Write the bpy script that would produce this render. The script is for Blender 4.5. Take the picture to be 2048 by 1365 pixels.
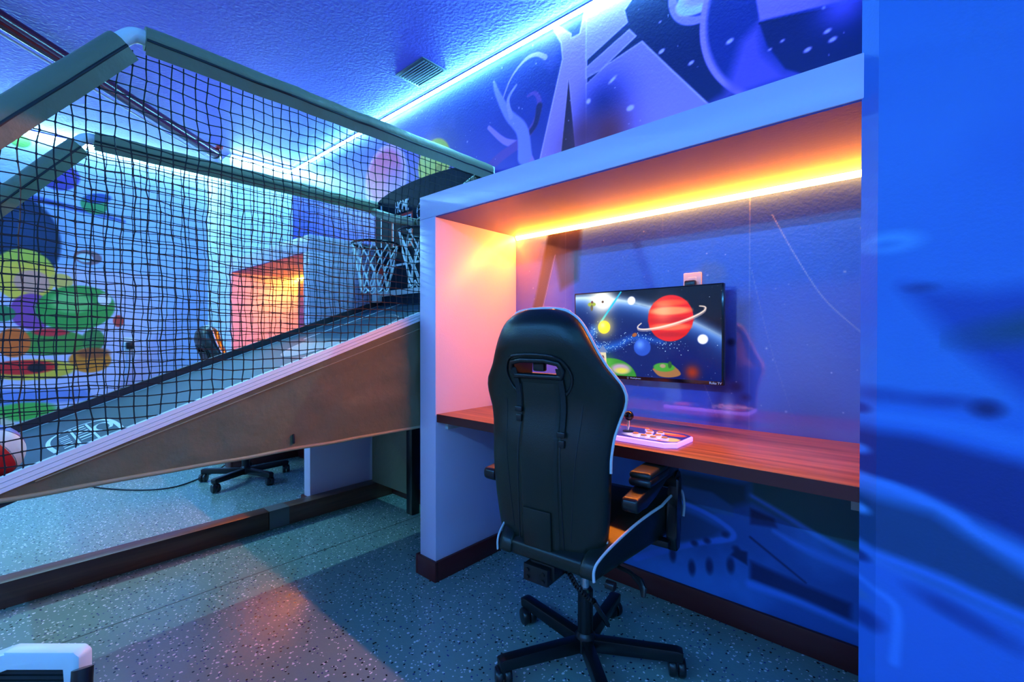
import bpy, bmesh, math, random
import numpy as np
from mathutils import Vector, Matrix, noise
PI = math.pi
for o in list(bpy.data.objects):
    bpy.data.objects.remove(o, do_unlink=True)
SC = bpy.context.scene
COL = SC.collection

# ------------------------------------------------------------------ camera, world, exposure
cd = bpy.data.cameras.new('camera')
cam = bpy.data.objects.new('camera', cd)
COL.objects.link(cam)
cam.location = (0, 0, 1.12)
cam.rotation_euler = (math.radians(90 - 0.44), 0, math.radians(41.6))
cd.sensor_width = 36.0
cd.lens = 920.0 / 2048.0 * 36.0
cd.clip_start = 0.02
SC.camera = cam
SC.view_settings.view_transform = 'Standard'
SC.view_settings.look = 'None'
SC.view_settings.gamma = 1.0
SC.view_settings.use_curve_mapping = False
SC.view_settings.exposure = 1.5
wd = bpy.data.worlds.new('world')
SC.world = wd
wd.use_nodes = True
wd.node_tree.nodes['Background'].inputs[0].default_value = (0.02, 0.1, 0.5, 1)
wd.node_tree.nodes['Background'].inputs[1].default_value = 0.0
# light strip colours and strengths; front and right strips are unseen added fill
CYAN = (0.17, 0.74, 1.0)
PALE = (0.30, 0.84, 1.0)
BLUE = (0.08, 0.43, 1.0)
AMBER = (1.0, 0.245, 0.014)
S_BACK, S_LEFT, S_FRONT, S_RIGHT, S_AMBER = 80.0, 110.0, 64.0, 26.0, 95.0
X0, X1, Y0, Y1, ZC = -5.14, 1.7, -2.4, 1.905, 2.72      # the room
YF = 1.342                                               # front plane of the alcoves

# ------------------------------------------------------------------ materials
def mat(name, col, rough=0.6, metal=0.0, spec=0.5, bump=None, emit=None, coat=0.0, var=None):
    m = bpy.data.materials.new(name)
    m.use_nodes = True
    nt = m.node_tree
    b = nt.nodes['Principled BSDF']
    b.inputs['Base Color'].default_value = (*col, 1)
    b.inputs['Roughness'].default_value = rough
    b.inputs['Metallic'].default_value = metal
    b.inputs['Specular IOR Level'].default_value = spec
    b.inputs['Coat Weight'].default_value = coat
    b.inputs['Coat Roughness'].default_value = 0.07
    b.inputs['Coat IOR'].default_value = 1.5 if coat < .8 else 2.3
    tc = nt.nodes.new('ShaderNodeTexCoord')
    if bump:
        sc, st, det = bump
        n = nt.nodes.new('ShaderNodeTexNoise')
        n.inputs['Scale'].default_value = sc
        n.inputs['Detail'].default_value = det
        nt.links.new(tc.outputs['Object'], n.inputs['Vector'])
        bp = nt.nodes.new('ShaderNodeBump')
        bp.inputs['Strength'].default_value = st
        bp.inputs['Distance'].default_value = 0.01
        nt.links.new(n.outputs['Fac'], bp.inputs['Height'])
        nt.links.new(bp.outputs['Normal'], b.inputs['Normal'])
    if var:
        sc, c2 = var
        n = nt.nodes.new('ShaderNodeTexNoise')
        n.inputs['Scale'].default_value = sc
        n.inputs['Detail'].default_value = 4
        nt.links.new(tc.outputs['Object'], n.inputs['Vector'])
        mx = nt.nodes.new('ShaderNodeMix')
        mx.data_type = 'RGBA'
        mx.inputs[6].default_value = (*col, 1)
        mx.inputs[7].default_value = (*c2, 1)
        nt.links.new(n.outputs['Fac'], mx.inputs[0])
        nt.links.new(mx.outputs[2], b.inputs['Base Color'])
    if emit:
        b.inputs['Emission Color'].default_value = (*emit[0], 1)
        b.inputs['Emission Strength'].default_value = emit[1]
    return m

def emitter(name, col, s):
    m = bpy.data.materials.new(name)
    m.use_nodes = True
    nt = m.node_tree
    nt.nodes.clear()
    e = nt.nodes.new('ShaderNodeEmission')
    e.inputs[0].default_value = (*col, 1)
    e.inputs[1].default_value = s
    o = nt.nodes.new('ShaderNodeOutputMaterial')
    nt.links.new(e.outputs[0], o.inputs[0])
    return m

M = {}
M['paint'] = mat('white_paint', (0.76, 0.63, 0.82), 0.35, bump=(120, 0.05, 3))
M['paint_wall'] = mat('wall_paint', (0.62, 0.64, 0.74), 0.5, bump=(60, 0.12, 4))
M['ceiling'] = mat('ceiling_paint', (0.22, 0.17, 0.80), 0.5, bump=(60, 0.45, 4))
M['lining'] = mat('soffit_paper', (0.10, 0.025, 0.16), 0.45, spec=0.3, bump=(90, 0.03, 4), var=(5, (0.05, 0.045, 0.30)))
M['canvas'] = mat('grey_canvas', (0.155, 0.165, 0.10), 0.5, bump=(12, 0.8, 5), var=(3, (0.20, 0.205, 0.125)))
M['nylon'] = mat('skirt_nylon', (0.27, 0.24, 0.13), 0.45, bump=(12, 0.9, 5), var=(3, (0.34, 0.295, 0.165)))
M['seam'] = mat('black_zip', (0.012, 0.014, 0.016), 0.5)
M['net'] = mat('black_net_cord', (0.006, 0.007, 0.009), 0.7)
M['white_cord'] = mat('white_cord', (0.8, 0.8, 0.8), 0.6)
M['white_metal'] = mat('white_metal', (0.8, 0.8, 0.8), 0.35)
M['field'] = mat('court_board', (0.010, 0.045, 0.075), 0.4, spec=0.3, var=(1.5, (0.014, 0.06, 0.095)))
M['field_side'] = mat('court_side_board', (0.03, 0.022, 0.028), 0.5)
M['white_print'] = mat('white_print', (0.82, 0.82, 0.82), 0.5)
M['pink_print'] = mat('pink_print', (0.75, 0.42, 0.36), 0.5)
M['red_print'] = mat('red_print', (0.75, 0.035, 0.02), 0.5)
M['board'] = mat('backboard_panel', (0.008, 0.016, 0.030), 0.6, spec=0.1)
M['rim'] = mat('rim_metal', (0.02, 0.022, 0.03), 0.35, 0.6)
M['leather'] = mat('black_leather', (0.009, 0.014, 0.009), 0.34, spec=0.45, bump=(220, 0.06, 2))
M['fabric_black'] = mat('black_fabric', (0.010, 0.011, 0.012), 0.8, bump=(300, 0.1, 2))
M['plastic'] = mat('black_plastic', (0.008, 0.009, 0.010), 0.3)
M['metal_black'] = mat('black_metal', (0.012, 0.013, 0.014), 0.3, 0.3)
M['piping'] = mat('white_piping', (0.72, 0.74, 0.76), 0.45)
M['chrome'] = mat('chrome', (0.7, 0.7, 0.72), 0.15, 1.0)
M['maroon'] = mat('maroon_baseboard', (0.13, 0.014, 0.014), 0.4, var=(4, (0.09, 0.010, 0.010)))
M['red_pipe'] = mat('dark_red_pipe', (0.075, 0.003, 0.010), 0.22, coat=0.3)
M['red'] = mat('red_paint', (0.6, 0.02, 0.02), 0.35)
M['blue_rubber'] = mat('blue_rubber', (0.08, 0.09, 0.45), 0.4)
M['white_rubber'] = mat('white_rubber', (0.75, 0.75, 0.75), 0.4)
M['black_rubber'] = mat('black_rubber', (0.01, 0.01, 0.01), 0.5)
M['vent'] = mat('vent_grey', (0.10, 0.12, 0.15), 0.4)
M['plate'] = mat('ivory_plate', (0.75, 0.73, 0.68), 0.4)
M['cleat'] = mat('pale_wood_cleat', (0.5, 0.52, 0.5), 0.6)
M['gloss_black'] = mat('gloss_black', (0.004, 0.004, 0.005), 0.12)
M['tape'] = mat('grey_tape', (0.13, 0.12, 0.115), 0.45)
M['button'] = mat('pale_button', (0.75, 0.72, 0.7), 0.25, emit=((0.5, 0.3, 1.0), 0.35))
M['button_top'] = mat('amber_button_cap', (0.8, 0.45, 0.15), 0.25)
M['acrylic'] = mat('lit_acrylic', (0.7, 0.6, 0.9), 0.25, emit=((0.30, 0.14, 1.0), 0.8))
M['slat'] = mat('dark_mesh_rib', (0.02, 0.03, 0.035), 0.5)
M['led_back'] = mat('led_channel', (0.6, 0.6, 0.6), 0.5)
M['led_cyan'] = emitter('led_cyan', CYAN, S_BACK)
M['led_left'] = emitter('led_cyan_left', PALE, S_LEFT)
M['fill_front'] = emitter('led_fill_front', BLUE, S_FRONT)
M['fill_right'] = emitter('led_fill_right', (0.10, 0.62, 1.0), S_RIGHT)
M['led_amber'] = emitter('led_amber', AMBER, S_AMBER)

def wood(name, c1, c2, axis, rough=0.25):
    m = mat(name, c1, rough)
    nt = m.node_tree
    b = nt.nodes['Principled BSDF']
    tc = nt.nodes.new('ShaderNodeTexCoord')
    mp = nt.nodes.new('ShaderNodeMapping')
    s = [28, 28, 28]
    s[axis] = 1.4
    mp.inputs['Scale'].default_value = s
    nt.links.new(tc.outputs['Object'], mp.inputs[0])
    n = nt.nodes.new('ShaderNodeTexNoise')
    n.inputs['Scale'].default_value = 1.6
    n.inputs['Detail'].default_value = 6
    n.inputs['Distortion'].default_value = 0.6
    nt.links.new(mp.outputs[0], n.inputs['Vector'])
    r = nt.nodes.new('ShaderNodeValToRGB')
    r.color_ramp.elements[0].position = 0.3
    r.color_ramp.elements[0].color = (*c1, 1)
    r.color_ramp.elements[1].position = 0.72
    r.color_ramp.elements[1].color = (*c2, 1)
    nt.links.new(n.outputs['Fac'], r.inputs[0])
    nt.links.new(r.outputs[0], b.inputs['Base Color'])
    return m
M['desk'] = wood('walnut_desk', (0.16, 0.05, 0.014), (0.46, 0.17, 0.05), 0, 0.36)
M['beam'] = wood('dark_wood_beam', (0.10, 0.035, 0.025), (0.17, 0.065, 0.04), 1, 0.35)

def floor_material():
    m = mat('speckled_floor', (0.3, 0.3, 0.3), 0.3)
    nt = m.node_tree
    N, L = nt.nodes, nt.links
    b = N['Principled BSDF']
    tc = N.new('ShaderNodeTexCoord')
    base = N.new('ShaderNodeTexNoise')
    base.inputs['Scale'].default_value = 1.3
    base.inputs['Detail'].default_value = 3
    L.new(tc.outputs['Object'], base.inputs['Vector'])
    mx = N.new('ShaderNodeMix'); mx.data_type = 'RGBA'
    mx.inputs[6].default_value = (0.20, 0.31, 0.27, 1)
    mx.inputs[7].default_value = (0.28, 0.40, 0.35, 1)
    L.new(base.outputs['Fac'], mx.inputs[0])
    prev = mx.outputs[2]
    def flecks(scale, thr, col, seed, prev, pick, keep):
        mp = N.new('ShaderNodeMapping')
        mp.inputs['Location'].default_value = (seed, seed * 1.7, 0)
        L.new(tc.outputs['Object'], mp.inputs[0])
        w = N.new('ShaderNodeTexNoise'); w.inputs['Scale'].default_value = 60
        L.new(mp.outputs[0], w.inputs['Vector'])
        ad = N.new('ShaderNodeMixRGB'); ad.blend_type = 'ADD'; ad.inputs[0].default_value = 0.012
        L.new(mp.outputs[0], ad.inputs[1]); L.new(w.outputs['Color'], ad.inputs[2])
        v = N.new('ShaderNodeTexVoronoi'); v.voronoi_dimensions = '2D'
        v.inputs['Scale'].default_value = scale
        L.new(ad.outputs[0], v.inputs['Vector'])
        lt = N.new('ShaderNodeMath'); lt.operation = 'LESS_THAN'
        lt.inputs[1].default_value = thr
        L.new(v.outputs['Distance'], lt.inputs[0])
        sp = N.new('ShaderNodeSeparateColor')
        L.new(v.outputs['Color'], sp.inputs[0])
        gt = N.new('ShaderNodeMath'); gt.operation = 'LESS_THAN'; gt.inputs[1].default_value = keep
        L.new(sp.outputs[pick], gt.inputs[0])
        mu = N.new('ShaderNodeMath'); mu.operation = 'MULTIPLY'
        L.new(lt.outputs[0], mu.inputs[0]); L.new(gt.outputs[0], mu.inputs[1])
        k = N.new('ShaderNodeMix'); k.data_type = 'RGBA'
        L.new(mu.outputs[0], k.inputs[0]); L.new(prev, k.inputs[6])
        k.inputs[7].default_value = (*col, 1)
        return k.outputs[2]
    prev = flecks(52, 0.20, (0.015, 0.016, 0.02), 3.1, prev, 0, 0.16)
    prev = flecks(60, 0.18, (0.05, 0.05, 0.22), 7.7, prev, 1, 0.10)
    prev = flecks(50, 0.20, (0.95, 0.95, 0.95), 11.3, prev, 0, 0.17)
    prev = flecks(80, 0.20, (0.85, 0.86, 0.88), 17.9, prev, 2, 0.17)
    L.new(prev, b.inputs['Base Color'])
    nb = N.new('ShaderNodeTexNoise'); nb.inputs['Scale'].default_value = 70; nb.inputs['Detail'].default_value = 2
    L.new(tc.outputs['Object'], nb.inputs['Vector'])
    bp = N.new('ShaderNodeBump'); bp.inputs['Strength'].default_value = 0.12; bp.inputs['Distance'].default_value = 0.01
    L.new(nb.outputs['Fac'], bp.inputs['Height']); L.new(bp.outputs['Normal'], b.inputs['Normal'])
    b.inputs['Roughness'].default_value = 0.2
    b.inputs['Specular IOR Level'].default_value = 0.7
    return m
M['floor'] = floor_material()

# ------------------------------------------------------------------ printed pictures, painted in memory
def catmull(pts, n=8):
    p = [np.array(q, float) for q in pts]
    if len(p) < 3:
        return p
    out = []
    for i in range(len(p) - 1):
        a, b, c, d = p[max(i - 1, 0)], p[i], p[i + 1], p[min(i + 2, len(p) - 1)]
        for k in range(n):
            t = k / n
            out.append(0.5 * ((2 * b) + (c - a) * t + (2 * a - 5 * b + 4 * c - d) * t * t + (3 * b - a - 3 * c + d) * t ** 3))
    out.append(p[-1])
    return out

class Canvas:
    def __init__(s, u0, u1, v0, v1, res, col):
        s.u0, s.u1, s.v0, s.v1 = u0, u1, v0, v1
        s.w, s.h = int((u1 - u0) * res), int((v1 - v0) * res)
        s.X, s.Y = np.meshgrid(u0 + (np.arange(s.w) + .5) / res, v0 + (np.arange(s.h) + .5) / res)
        s.res = res
        s.img = np.ones((s.h, s.w, 3)) * np.array(col)
    def win(s, a, b, c, d):
        i0, i1 = max(0, int((a - s.u0) * s.res)), min(s.w, int((b - s.u0) * s.res) + 2)
        j0, j1 = max(0, int((c - s.v0) * s.res)), min(s.h, int((d - s.v0) * s.res) + 2)
        return (slice(j0, max(j0, j1)), slice(i0, max(i0, i1)))
    def put(s, w, m, col):
        m = np.clip(m, 0, 1)[..., None]
        s.img[w] = s.img[w] * (1 - m) + np.array(col) * m
    def noise(s, scale, seed, octv=4):
        rng = np.random.RandomState(seed)
        out = np.zeros((s.h, s.w)); amp, tot = 1.0, 0.0
        for o in range(octv):
            gx = int((s.u1 - s.u0) * scale * 2 ** o) + 2
            gy = int((s.v1 - s.v0) * scale * 2 ** o) + 2
            g = rng.rand(gy + 1, gx + 1)
            fx = (s.X[0] - s.u0) * scale * 2 ** o; fy = (s.Y[:, 0] - s.v0) * scale * 2 ** o
            ix, iy = fx.astype(int), fy.astype(int)
            tx, ty = fx - ix, fy - iy
            tx, ty = tx * tx * (3 - 2 * tx), (ty * ty * (3 - 2 * ty))[:, None]
            a = g[np.ix_(iy, ix)] * (1 - tx) + g[np.ix_(iy, ix + 1)] * tx
            b = g[np.ix_(iy + 1, ix)] * (1 - tx) + g[np.ix_(iy + 1, ix + 1)] * tx
            out += amp * (a * (1 - ty) + b * ty); tot += amp; amp *= .5
        return out / tot
    def full(s, m, col):
        s.put((slice(None), slice(None)), m, col)
    def sdf(s, pts, X, Y):
        P = np.array(pts, float)
        d = np.full(X.shape, 1e9); ins = np.zeros(X.shape, bool)
        for i in range(len(P)):
            a, b = P[i], P[(i + 1) % len(P)]
            e = b - a
            t = np.clip(((X - a[0]) * e[0] + (Y - a[1]) * e[1]) / max(e @ e, 1e-12), 0, 1)
            d = np.minimum(d, np.hypot(X - a[0] - t * e[0], Y - a[1] - t * e[1]))
            if a[1] != b[1]:
                c = ((a[1] > Y) != (b[1] > Y)) & (X < (b[0] - a[0]) * (Y - a[1]) / (b[1] - a[1]) + a[0])
                ins ^= c
        return np.where(ins, -d, d)
    def poly(s, pts, col, soft=.004, alpha=1., rimc=None, rimw=.01, smooth=False):
        if smooth:
            pts = catmull(list(pts) + [pts[0]], 6)[:-1]
        P = np.array(pts); k = soft + rimw
        w = s.win(P[:, 0].min() - k, P[:, 0].max() + k, P[:, 1].min() - k, P[:, 1].max() + k)
        d = s.sdf(pts, s.X[w], s.Y[w])
        s.put(w, alpha * np.clip(.5 - d / soft, 0, 1), col)
        if rimc is not None:
            s.put(w, .85 * np.clip(1 - np.abs(d) / rimw, 0, 1), rimc)
    def ell(s, cx, cy, rx, ry, col, soft=.004, alpha=1., rot=0.):
        r = max(rx, ry) + soft
        w = s.win(cx - r, cx + r, cy - r, cy + r)
        dx, dy = s.X[w] - cx, s.Y[w] - cy
        x, y = dx * math.cos(rot) + dy * math.sin(rot), -dx * math.sin(rot) + dy * math.cos(rot)
        d = (np.hypot(x / rx, y / ry) - 1) * min(rx, ry)
        s.put(w, alpha * np.clip(.5 - d / soft, 0, 1), col)
    def glow(s, cx, cy, r, col, alpha=1.):
        w = s.win(cx - 2.2 * r, cx + 2.2 * r, cy - 2.2 * r, cy + 2.2 * r)
        s.put(w, alpha * np.exp(-((s.X[w] - cx) ** 2 + (s.Y[w] - cy) ** 2) / (r * r)), col)
    def stroke(s, pts, w0, w1, col, soft=.004, alpha=1., mid=None):
        p = catmull(pts)
        P = np.array(p); k = max(w0, w1, mid or 0) + soft
        w = s.win(P[:, 0].min() - k, P[:, 0].max() + k, P[:, 1].min() - k, P[:, 1].max() + k)
        X, Y = s.X[w], s.Y[w]
        best = np.full(X.shape, 1e9)
        n = len(p) - 1
        for i in range(n):
            a, b = p[i], p[i + 1]; e = b - a
            t = np.clip(((X - a[0]) * e[0] + (Y - a[1]) * e[1]) / max(e @ e, 1e-12), 0, 1)
            q = (i + t) / n
            wd_ = w0 + (w1 - w0) * q
            if mid:
                wd_ = wd_ + (mid - (w0 + w1) / 2) * np.sin(q * PI)
            best = np.minimum(best, np.hypot(X - a[0] - t * e[0], Y - a[1] - t * e[1]) - wd_)
        s.put(w, alpha * np.clip(.5 - best / soft, 0, 1), col)
    def stars(s, n, seed, r0, r1, col, box=None):
        rng = random.Random(seed)
        u0, u1, v0, v1 = box or (s.u0, s.u1, s.v0, s.v1)
        for _ in range(n):
            r = r0 + (r1 - r0) * rng.random() ** 4
            s.ell(rng.uniform(u0, u1), rng.uniform(v0, v1), r, r, col, soft=r, alpha=rng.uniform(.4, 1))
    def image(s, name):
        im = bpy.data.images.new(name, s.w, s.h)
        px = np.ones((s.h, s.w, 4), np.float32)
        px[..., :3] = np.clip(s.img, 0, 1)
        im.pixels.foreach_set(px.ravel())
        im.update()
        im.pack()
        return im

def print_material(name, cv, ax, ay, rough=0.4, emit=0.0, spec=0.5, bump=None, origin=(0, 0, 0), gloss=0.0):
    """picture printed on a flat face: object axes ax, ay run along its width and height"""
    m = mat(name, (.5, .5, .5), rough, spec=spec, bump=bump, coat=gloss)
    nt = m.node_tree
    N, L = nt.nodes, nt.links
    tc = N.new('ShaderNodeTexCoord'); sp = N.new('ShaderNodeSeparateXYZ'); cb = N.new('ShaderNodeCombineXYZ')
    L.new(tc.outputs['Object'], sp.inputs[0])
    for k, (a, lo, hi) in enumerate(((ax, cv.u0, cv.u1), (ay, cv.v0, cv.v1))):
        mr = N.new('ShaderNodeMapRange')
        mr.clamp = True
        mr.inputs['From Min'].default_value = lo; mr.inputs['From Max'].default_value = hi
        L.new(sp.outputs[a], mr.inputs['Value'])
        L.new(mr.outputs[0], cb.inputs[k])
    t = N.new('ShaderNodeTexImage')
    t.image = cv.image(name + '_picture'); t.extension = 'EXTEND'
    L.new(cb.outputs[0], t.inputs['Vector'])
    b = N['Principled BSDF']
    if emit:
        if emit > .5:
            b.inputs['Base Color'].default_value = (0.01, 0.01, 0.012, 1)
        else:
            L.new(t.outputs[0], b.inputs['Base Color'])
        L.new(t.outputs[0], b.inputs['Emission Color'])
        b.inputs['Emission Strength'].default_value = emit
    else:
        L.new(t.outputs[0], b.inputs['Base Color'])
    return m

def back_wall_picture():
    c = Canvas(-4.5, 0.0, 0.0, 2.74, 240, (.20, .25, .62))
    n1, n2 = c.noise(1.6, 3, 5), c.noise(2.6, 9, 5)
    c.full(np.clip((n1 - .42) * 3.2, 0, .8), (.10, .14, .46))
    c.full(np.clip((n2 - .55) * 3.0, 0, .55), (.52, .52, .86))
    # lilac haze around the middle of the wall
    c.glow(-2.9, 2.25, .6, (.52, .50, .86), .6)
    c.glow(-1.9, 2.05, .30, (.45, .40, .75), .5)
    c.glow(-2.0, 2.62, .35, (.16, .26, .60), .6)
    # pale round planets, a rosy one and a yellow one
    c.ell(-2.93, 2.27, .27, .25, (.80, .78, .90), .03)
    c.ell(-2.95, 2.31, .23, .19, (.78, .36, .46), .06)
    c.glow(-2.80, 2.20, .15, (.55, .55, .80), .7)
    c.glow(-2.36, 2.27, .24, (.80, .85, .45), .35)
    c.ell(-2.37, 2.25, .165, .155, (.86, .90, .32), .015)
    c.glow(-2.42, 2.33, .08, (.95, .97, .6), .7)
    c.ell(-2.32, 2.20, .035, .03, (.62, .70, .22), .01)
    c.ell(-2.43, 2.17, .025, .02, (.66, .74, .24), .01)
    c.stroke([(-2.47, 2.16), (-2.36, 2.14), (-2.25, 2.19)], .01, .006, (.66, .74, .22), .006)
    # dark sky of the right part
    c.poly([(-1.25, 2.74), (-1.0, 2.62), (-1.02, 2.60), (-.99, 2.53), (-1.21, 2.47), (-1.21, 2.05), (-.6, 2.05), (0, 2.05), (0, 2.74)], (.05, .09, .33), .02)
    c.glow(-.75, 2.5, .12, (.04, .16, .36), .8)
    # flowing ribbons and a thin arc
    c.stroke([(-1.87, 2.33), (-1.75, 2.22), (-1.62, 2.15), (-1.55, 2.03)], .012, .03, (.62, .54, .86), .006)
    c.stroke([(-1.95, 2.05), (-1.80, 2.13), (-1.63, 2.18), (-1.53, 2.25), (-1.50, 2.35), (-1.53, 2.41), (-1.58, 2.41)], .035, .006, (.40, .30, .62), .008)
    c.stroke([(-1.62, 2.18), (-1.53, 2.24), (-1.50, 2.33)], .012, .02, (.16, .10, .34), .01)
    c.stroke([(-1.77, 2.44), (-1.70, 2.55), (-1.60, 2.61), (-1.52, 2.61), (-1.46, 2.57)], .004, .014, (.66, .66, .92), .006)
    c.stroke([(-1.60, 2.10), (-1.62, 2.24), (-1.72, 2.36), (-1.80, 2.50), (-1.83, 2.58)], .05, .008, (.52, .58, .88), .012)
    c.stroke([(-1.70, 2.34), (-1.72, 2.44), (-1.66, 2.50)], .016, .006, (.60, .64, .92), .008)
    # pale tower and shards
    c.poly([(-1.50, 2.04), (-1.36, 2.04), (-1.315, 2.40), (-1.275, 2.04), (-1.21, 2.04), (-1.21, 2.74), (-1.25, 2.60), (-1.30, 2.60), (-1.30, 2.62), (-1.43, 2.74), (-1.36, 2.60), (-1.352, 2.52)], (.66, .60, .90), .006, rimc=(.88, .86, .98), rimw=.007)
    c.poly([(-1.36, 2.04), (-1.315, 2.40), (-1.275, 2.04)], (.20, .08, .20), .006)
    c.glow(-1.32, 2.05, .16, (.30, .10, .16), .35)
    c.poly([(-1.21, 2.74), (-.94, 2.66), (-1.01, 2.60), (-.995, 2.54), (-1.215, 2.455)], (.68, .66, .93), .006, rimc=(.86, .86, .98), rimw=.006)
    c.poly([(-1.214, 2.42), (-.987, 2.504), (-.953, 2.46), (-1.13, 2.38), (-1.214, 2.37)], (.62, .60, .90), .006, rimc=(.88, .88, .98), rimw=.006)
    c.poly([(-1.213, 2.04), (-1.213, 2.34), (-1.10, 2.39), (-.925, 2.425), (-.80, 2.26), (-.63, 2.04)], (.60, .58, .90), .006, rimc=(.90, .90, .98), rimw=.006)
    c.glow(-1.12, 2.22, .13, (.12, .16, .50), .95)
    c.glow(-1.10, 2.06, .13, (.40, .14, .22), .95)
    c.glow(-1.22, 2.10, .09, (.36, .16, .30), .8)
    c.ell(-.98, 2.15, .018, .012, (.85, .82, .97), .008)
    c.ell(-1.07, 2.31, .02, .007, (.9, .88, .98), .008, rot=.5)
    c.ell(-1.20, 2.255, .012, .012, (.8, .78, .97), .01)
    # rings and big crescents
    c.ell(-.66, 2.55, .145, .16, (.62, .60, .92), .006, rot=-.3)
    c.ell(-.645, 2.565, .125, .145, (.20, .26, .62), .006, rot=-.3)
    c.ell(-.63, 2.51, .145, .075, (.90, .90, .99), .006, rot=.15)
    c.ell(-.62, 2.525, .11, .05, (.60, .58, .90), .03, rot=.15)
    c.ell(-.28, 2.36, .395, .40, (.66, .60, .93), .006)
    c.ell(-.262, 2.36, .385, .39, (.10, .17, .50), .02)
    c.poly([(-.64, 2.05), (-.58, 2.07), (-.52, 2.25), (-.455, 2.30), (-.44, 2.18), (-.37, 2.08), (-.30, 2.05)], (.44, .40, .80), .05, alpha=.8)
    c.poly([(-.455, 2.292), (-.43, 2.20), (-.37, 2.09), (-.30, 2.04), (0, 2.04), (0, 2.19)], (.05, .08, .34), .008)
    c.poly([(-.455, 2.30), (-.47, 2.40), (-.44, 2.74), (0, 2.74), (0, 2.215)], (.58, .52, .90), .008)
    c.stroke([(-.455, 2.292), (-.3, 2.258), (0, 2.19)], .003, .003, (.05, .07, .3), .003)
    c.glow(-.20, 2.24, .07, (.42, .42, .86), .8)
    for x, z, r in [(-.842, 2.472, .006), (-.835, 2.344, .014), (-.709, 2.245, .012), (-.302, 2.13, .012), (-.244, 2.17, .011), (-.229, 2.135, .012), (-.38, 2.195, .007), (-.42, 2.18, .006), (-.56, 2.27, .014)]:
        c.ell(x, z, r, r * .6, (.80, .78, .98), .006, rot=.3)
    c.stars(170, 5, .002, .006, (.85, .9, 1.0), (-4.4, 0, 2.0, 2.74))
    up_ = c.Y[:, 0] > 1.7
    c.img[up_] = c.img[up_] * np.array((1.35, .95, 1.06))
    # inside the near alcove: blue sky, dark bands of the tower, soft clouds
    w = c.win(-1.7, 0, 0, 1.70)
    c.img[w] = np.array((.26, .44, .92))
    m = np.zeros((c.h, c.w)); m[w] = 1
    c.full(m * np.clip((n1 - .4) * 2.5, 0, .6), (.18, .32, .84))
    c.full(m * np.clip((n2 - .5) * 2.5, 0, .5), (.44, .62, .95))
    c.glow(-1.62, 1.45, .2, (.44, .36, .66), .8)
    c.poly([(-1.43, 1.69), (-1.52, 1.34), (-1.62, 1.05), (-1.54, 1.05), (-1.46, 1.33), (-1.40, 1.53), (-1.335, 1.53), (-1.335, 1.69)], (.11, .09, .15), .02)
    c.poly([(-1.345, 1.69), (-1.40, 1.53), (-1.36, 1.36), (-1.26, 1.40), (-1.235, 1.69)], (.15, .13, .24), .03)
    c.stroke([(-1.395, 1.54), (-1.51, 1.15)], .002, .002, (.72, .72, .9), .004)
    for x, z0, z1 in [(-1.333, .8, 1.66), (-.829, 1.2, 1.66), (-.486, .05, 1.66)]:
        c.stroke([(x, z0), (x, z1)], .0008, .0008, (.75, .78, .95), .003, .7)
    c.stroke([(-.41, 1.57), (-.33, 1.40), (-.247, 1.25), (-.14, 1.129)], .0015, .0015, (.85, .86, .98), .003)
    c.stroke([(-.48, 1.38), (-.43, 1.15), (-.39, 1.0), (-.33, .80)], .001, .001, (.75, .78, .95), .003, .6)
    c.stroke([(-.68, 1.0), (-.60, .80)], .001, .001, (.75, .78, .95), .003, .6)
    c.poly([(-.53, 1.25), (-.486, 1.25), (-.486, .78), (-.62, .78), (-.60, 1.0)], (.16, .20, .55), .06, alpha=.8)  # cast shadow of the television, painted dark into the mural
    c.ell(-.55, 1.10, .014, .014, (.08, .08, .3), .015)
    c.ell(-.53, .93, .02, .016, (.16, .12, .42), .02)
    c.ell(-.50, .89, .015, .012, (.16, .12, .42), .02)
    c.ell(-.56, .84, .022, .05, (.55, .60, .86), .03)
    c.glow(-.28, .95, .16, (.46, .52, .82), .7)
    c.glow(-.33, 1.10, .15, (.44, .50, .80), .5)
    c.glow(-.30, .80, .15, (.20, .28, .70), .8)
    c.ell(-.63, 1.37, .06, .05, (.38, .48, .80), .03)
    c.stars(70, 11, .0012, .004, (.9, .9, 1.0), (-1.6, -.14, .85, 1.6))
    # below the desk: dim landscape bands
    w = c.win(-1.7, 0, 0, .74)
    c.img[w] = np.array((.20, .30, .66))
    m = np.zeros((c.h, c.w)); m[w] = 1
    c.full(m * np.clip((n2 - .45) * 2.2, 0, .5), (.10, .15, .42))
    c.poly([(-.48, .60), (-.14, .66), (-.14, .40), (-.30, .44), (-.48, .50)], (.13, .22, .30), .03)
    c.stroke([(-.48, .52), (-.36, .47), (-.25, .42), (-.14, .385)], .008, .012, (.24, .34, .72), .012)
    c.poly([(-.48, .47), (-.40, .45), (-.39, .42), (-.48, .41)], (.08, .10, .32), .012)
    c.stroke([(-.40, .405), (-.3, .37), (-.14, .34)], .004, .02, (.22, .32, .72), .02)
    c.stroke([(-.48, .36), (-.30, .25)], .004, .003, (.08, .10, .3), .006)
    c.poly([(-.48, .27), (-.30, .24), (-.17, .225), (-.17, .16), (-.48, .20)], (.07, .10, .32), .02)
    c.stroke([(-.48, .18), (-.32, .175), (-.14, .15)], .015, .012, (.22, .32, .72), .02)
    c.poly([(-.9, .56), (-.49, .56), (-.49, .49), (-.62, .42), (-.9, .47)], (.10, .17, .30), .03)
    c.poly([(-.74, .50), (-.62, .50), (-.54, .46), (-.54, .425), (-.62, .42), (-.74, .455)], (.17, .24, .50), .012)
    c.stroke([(-.82, .44), (-.66, .415), (-.56, .375), (-.54, .345), (-.58, .32), (-.70, .27), (-.95, .13)], .008, .014, (.21, .30, .70), .008)
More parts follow.
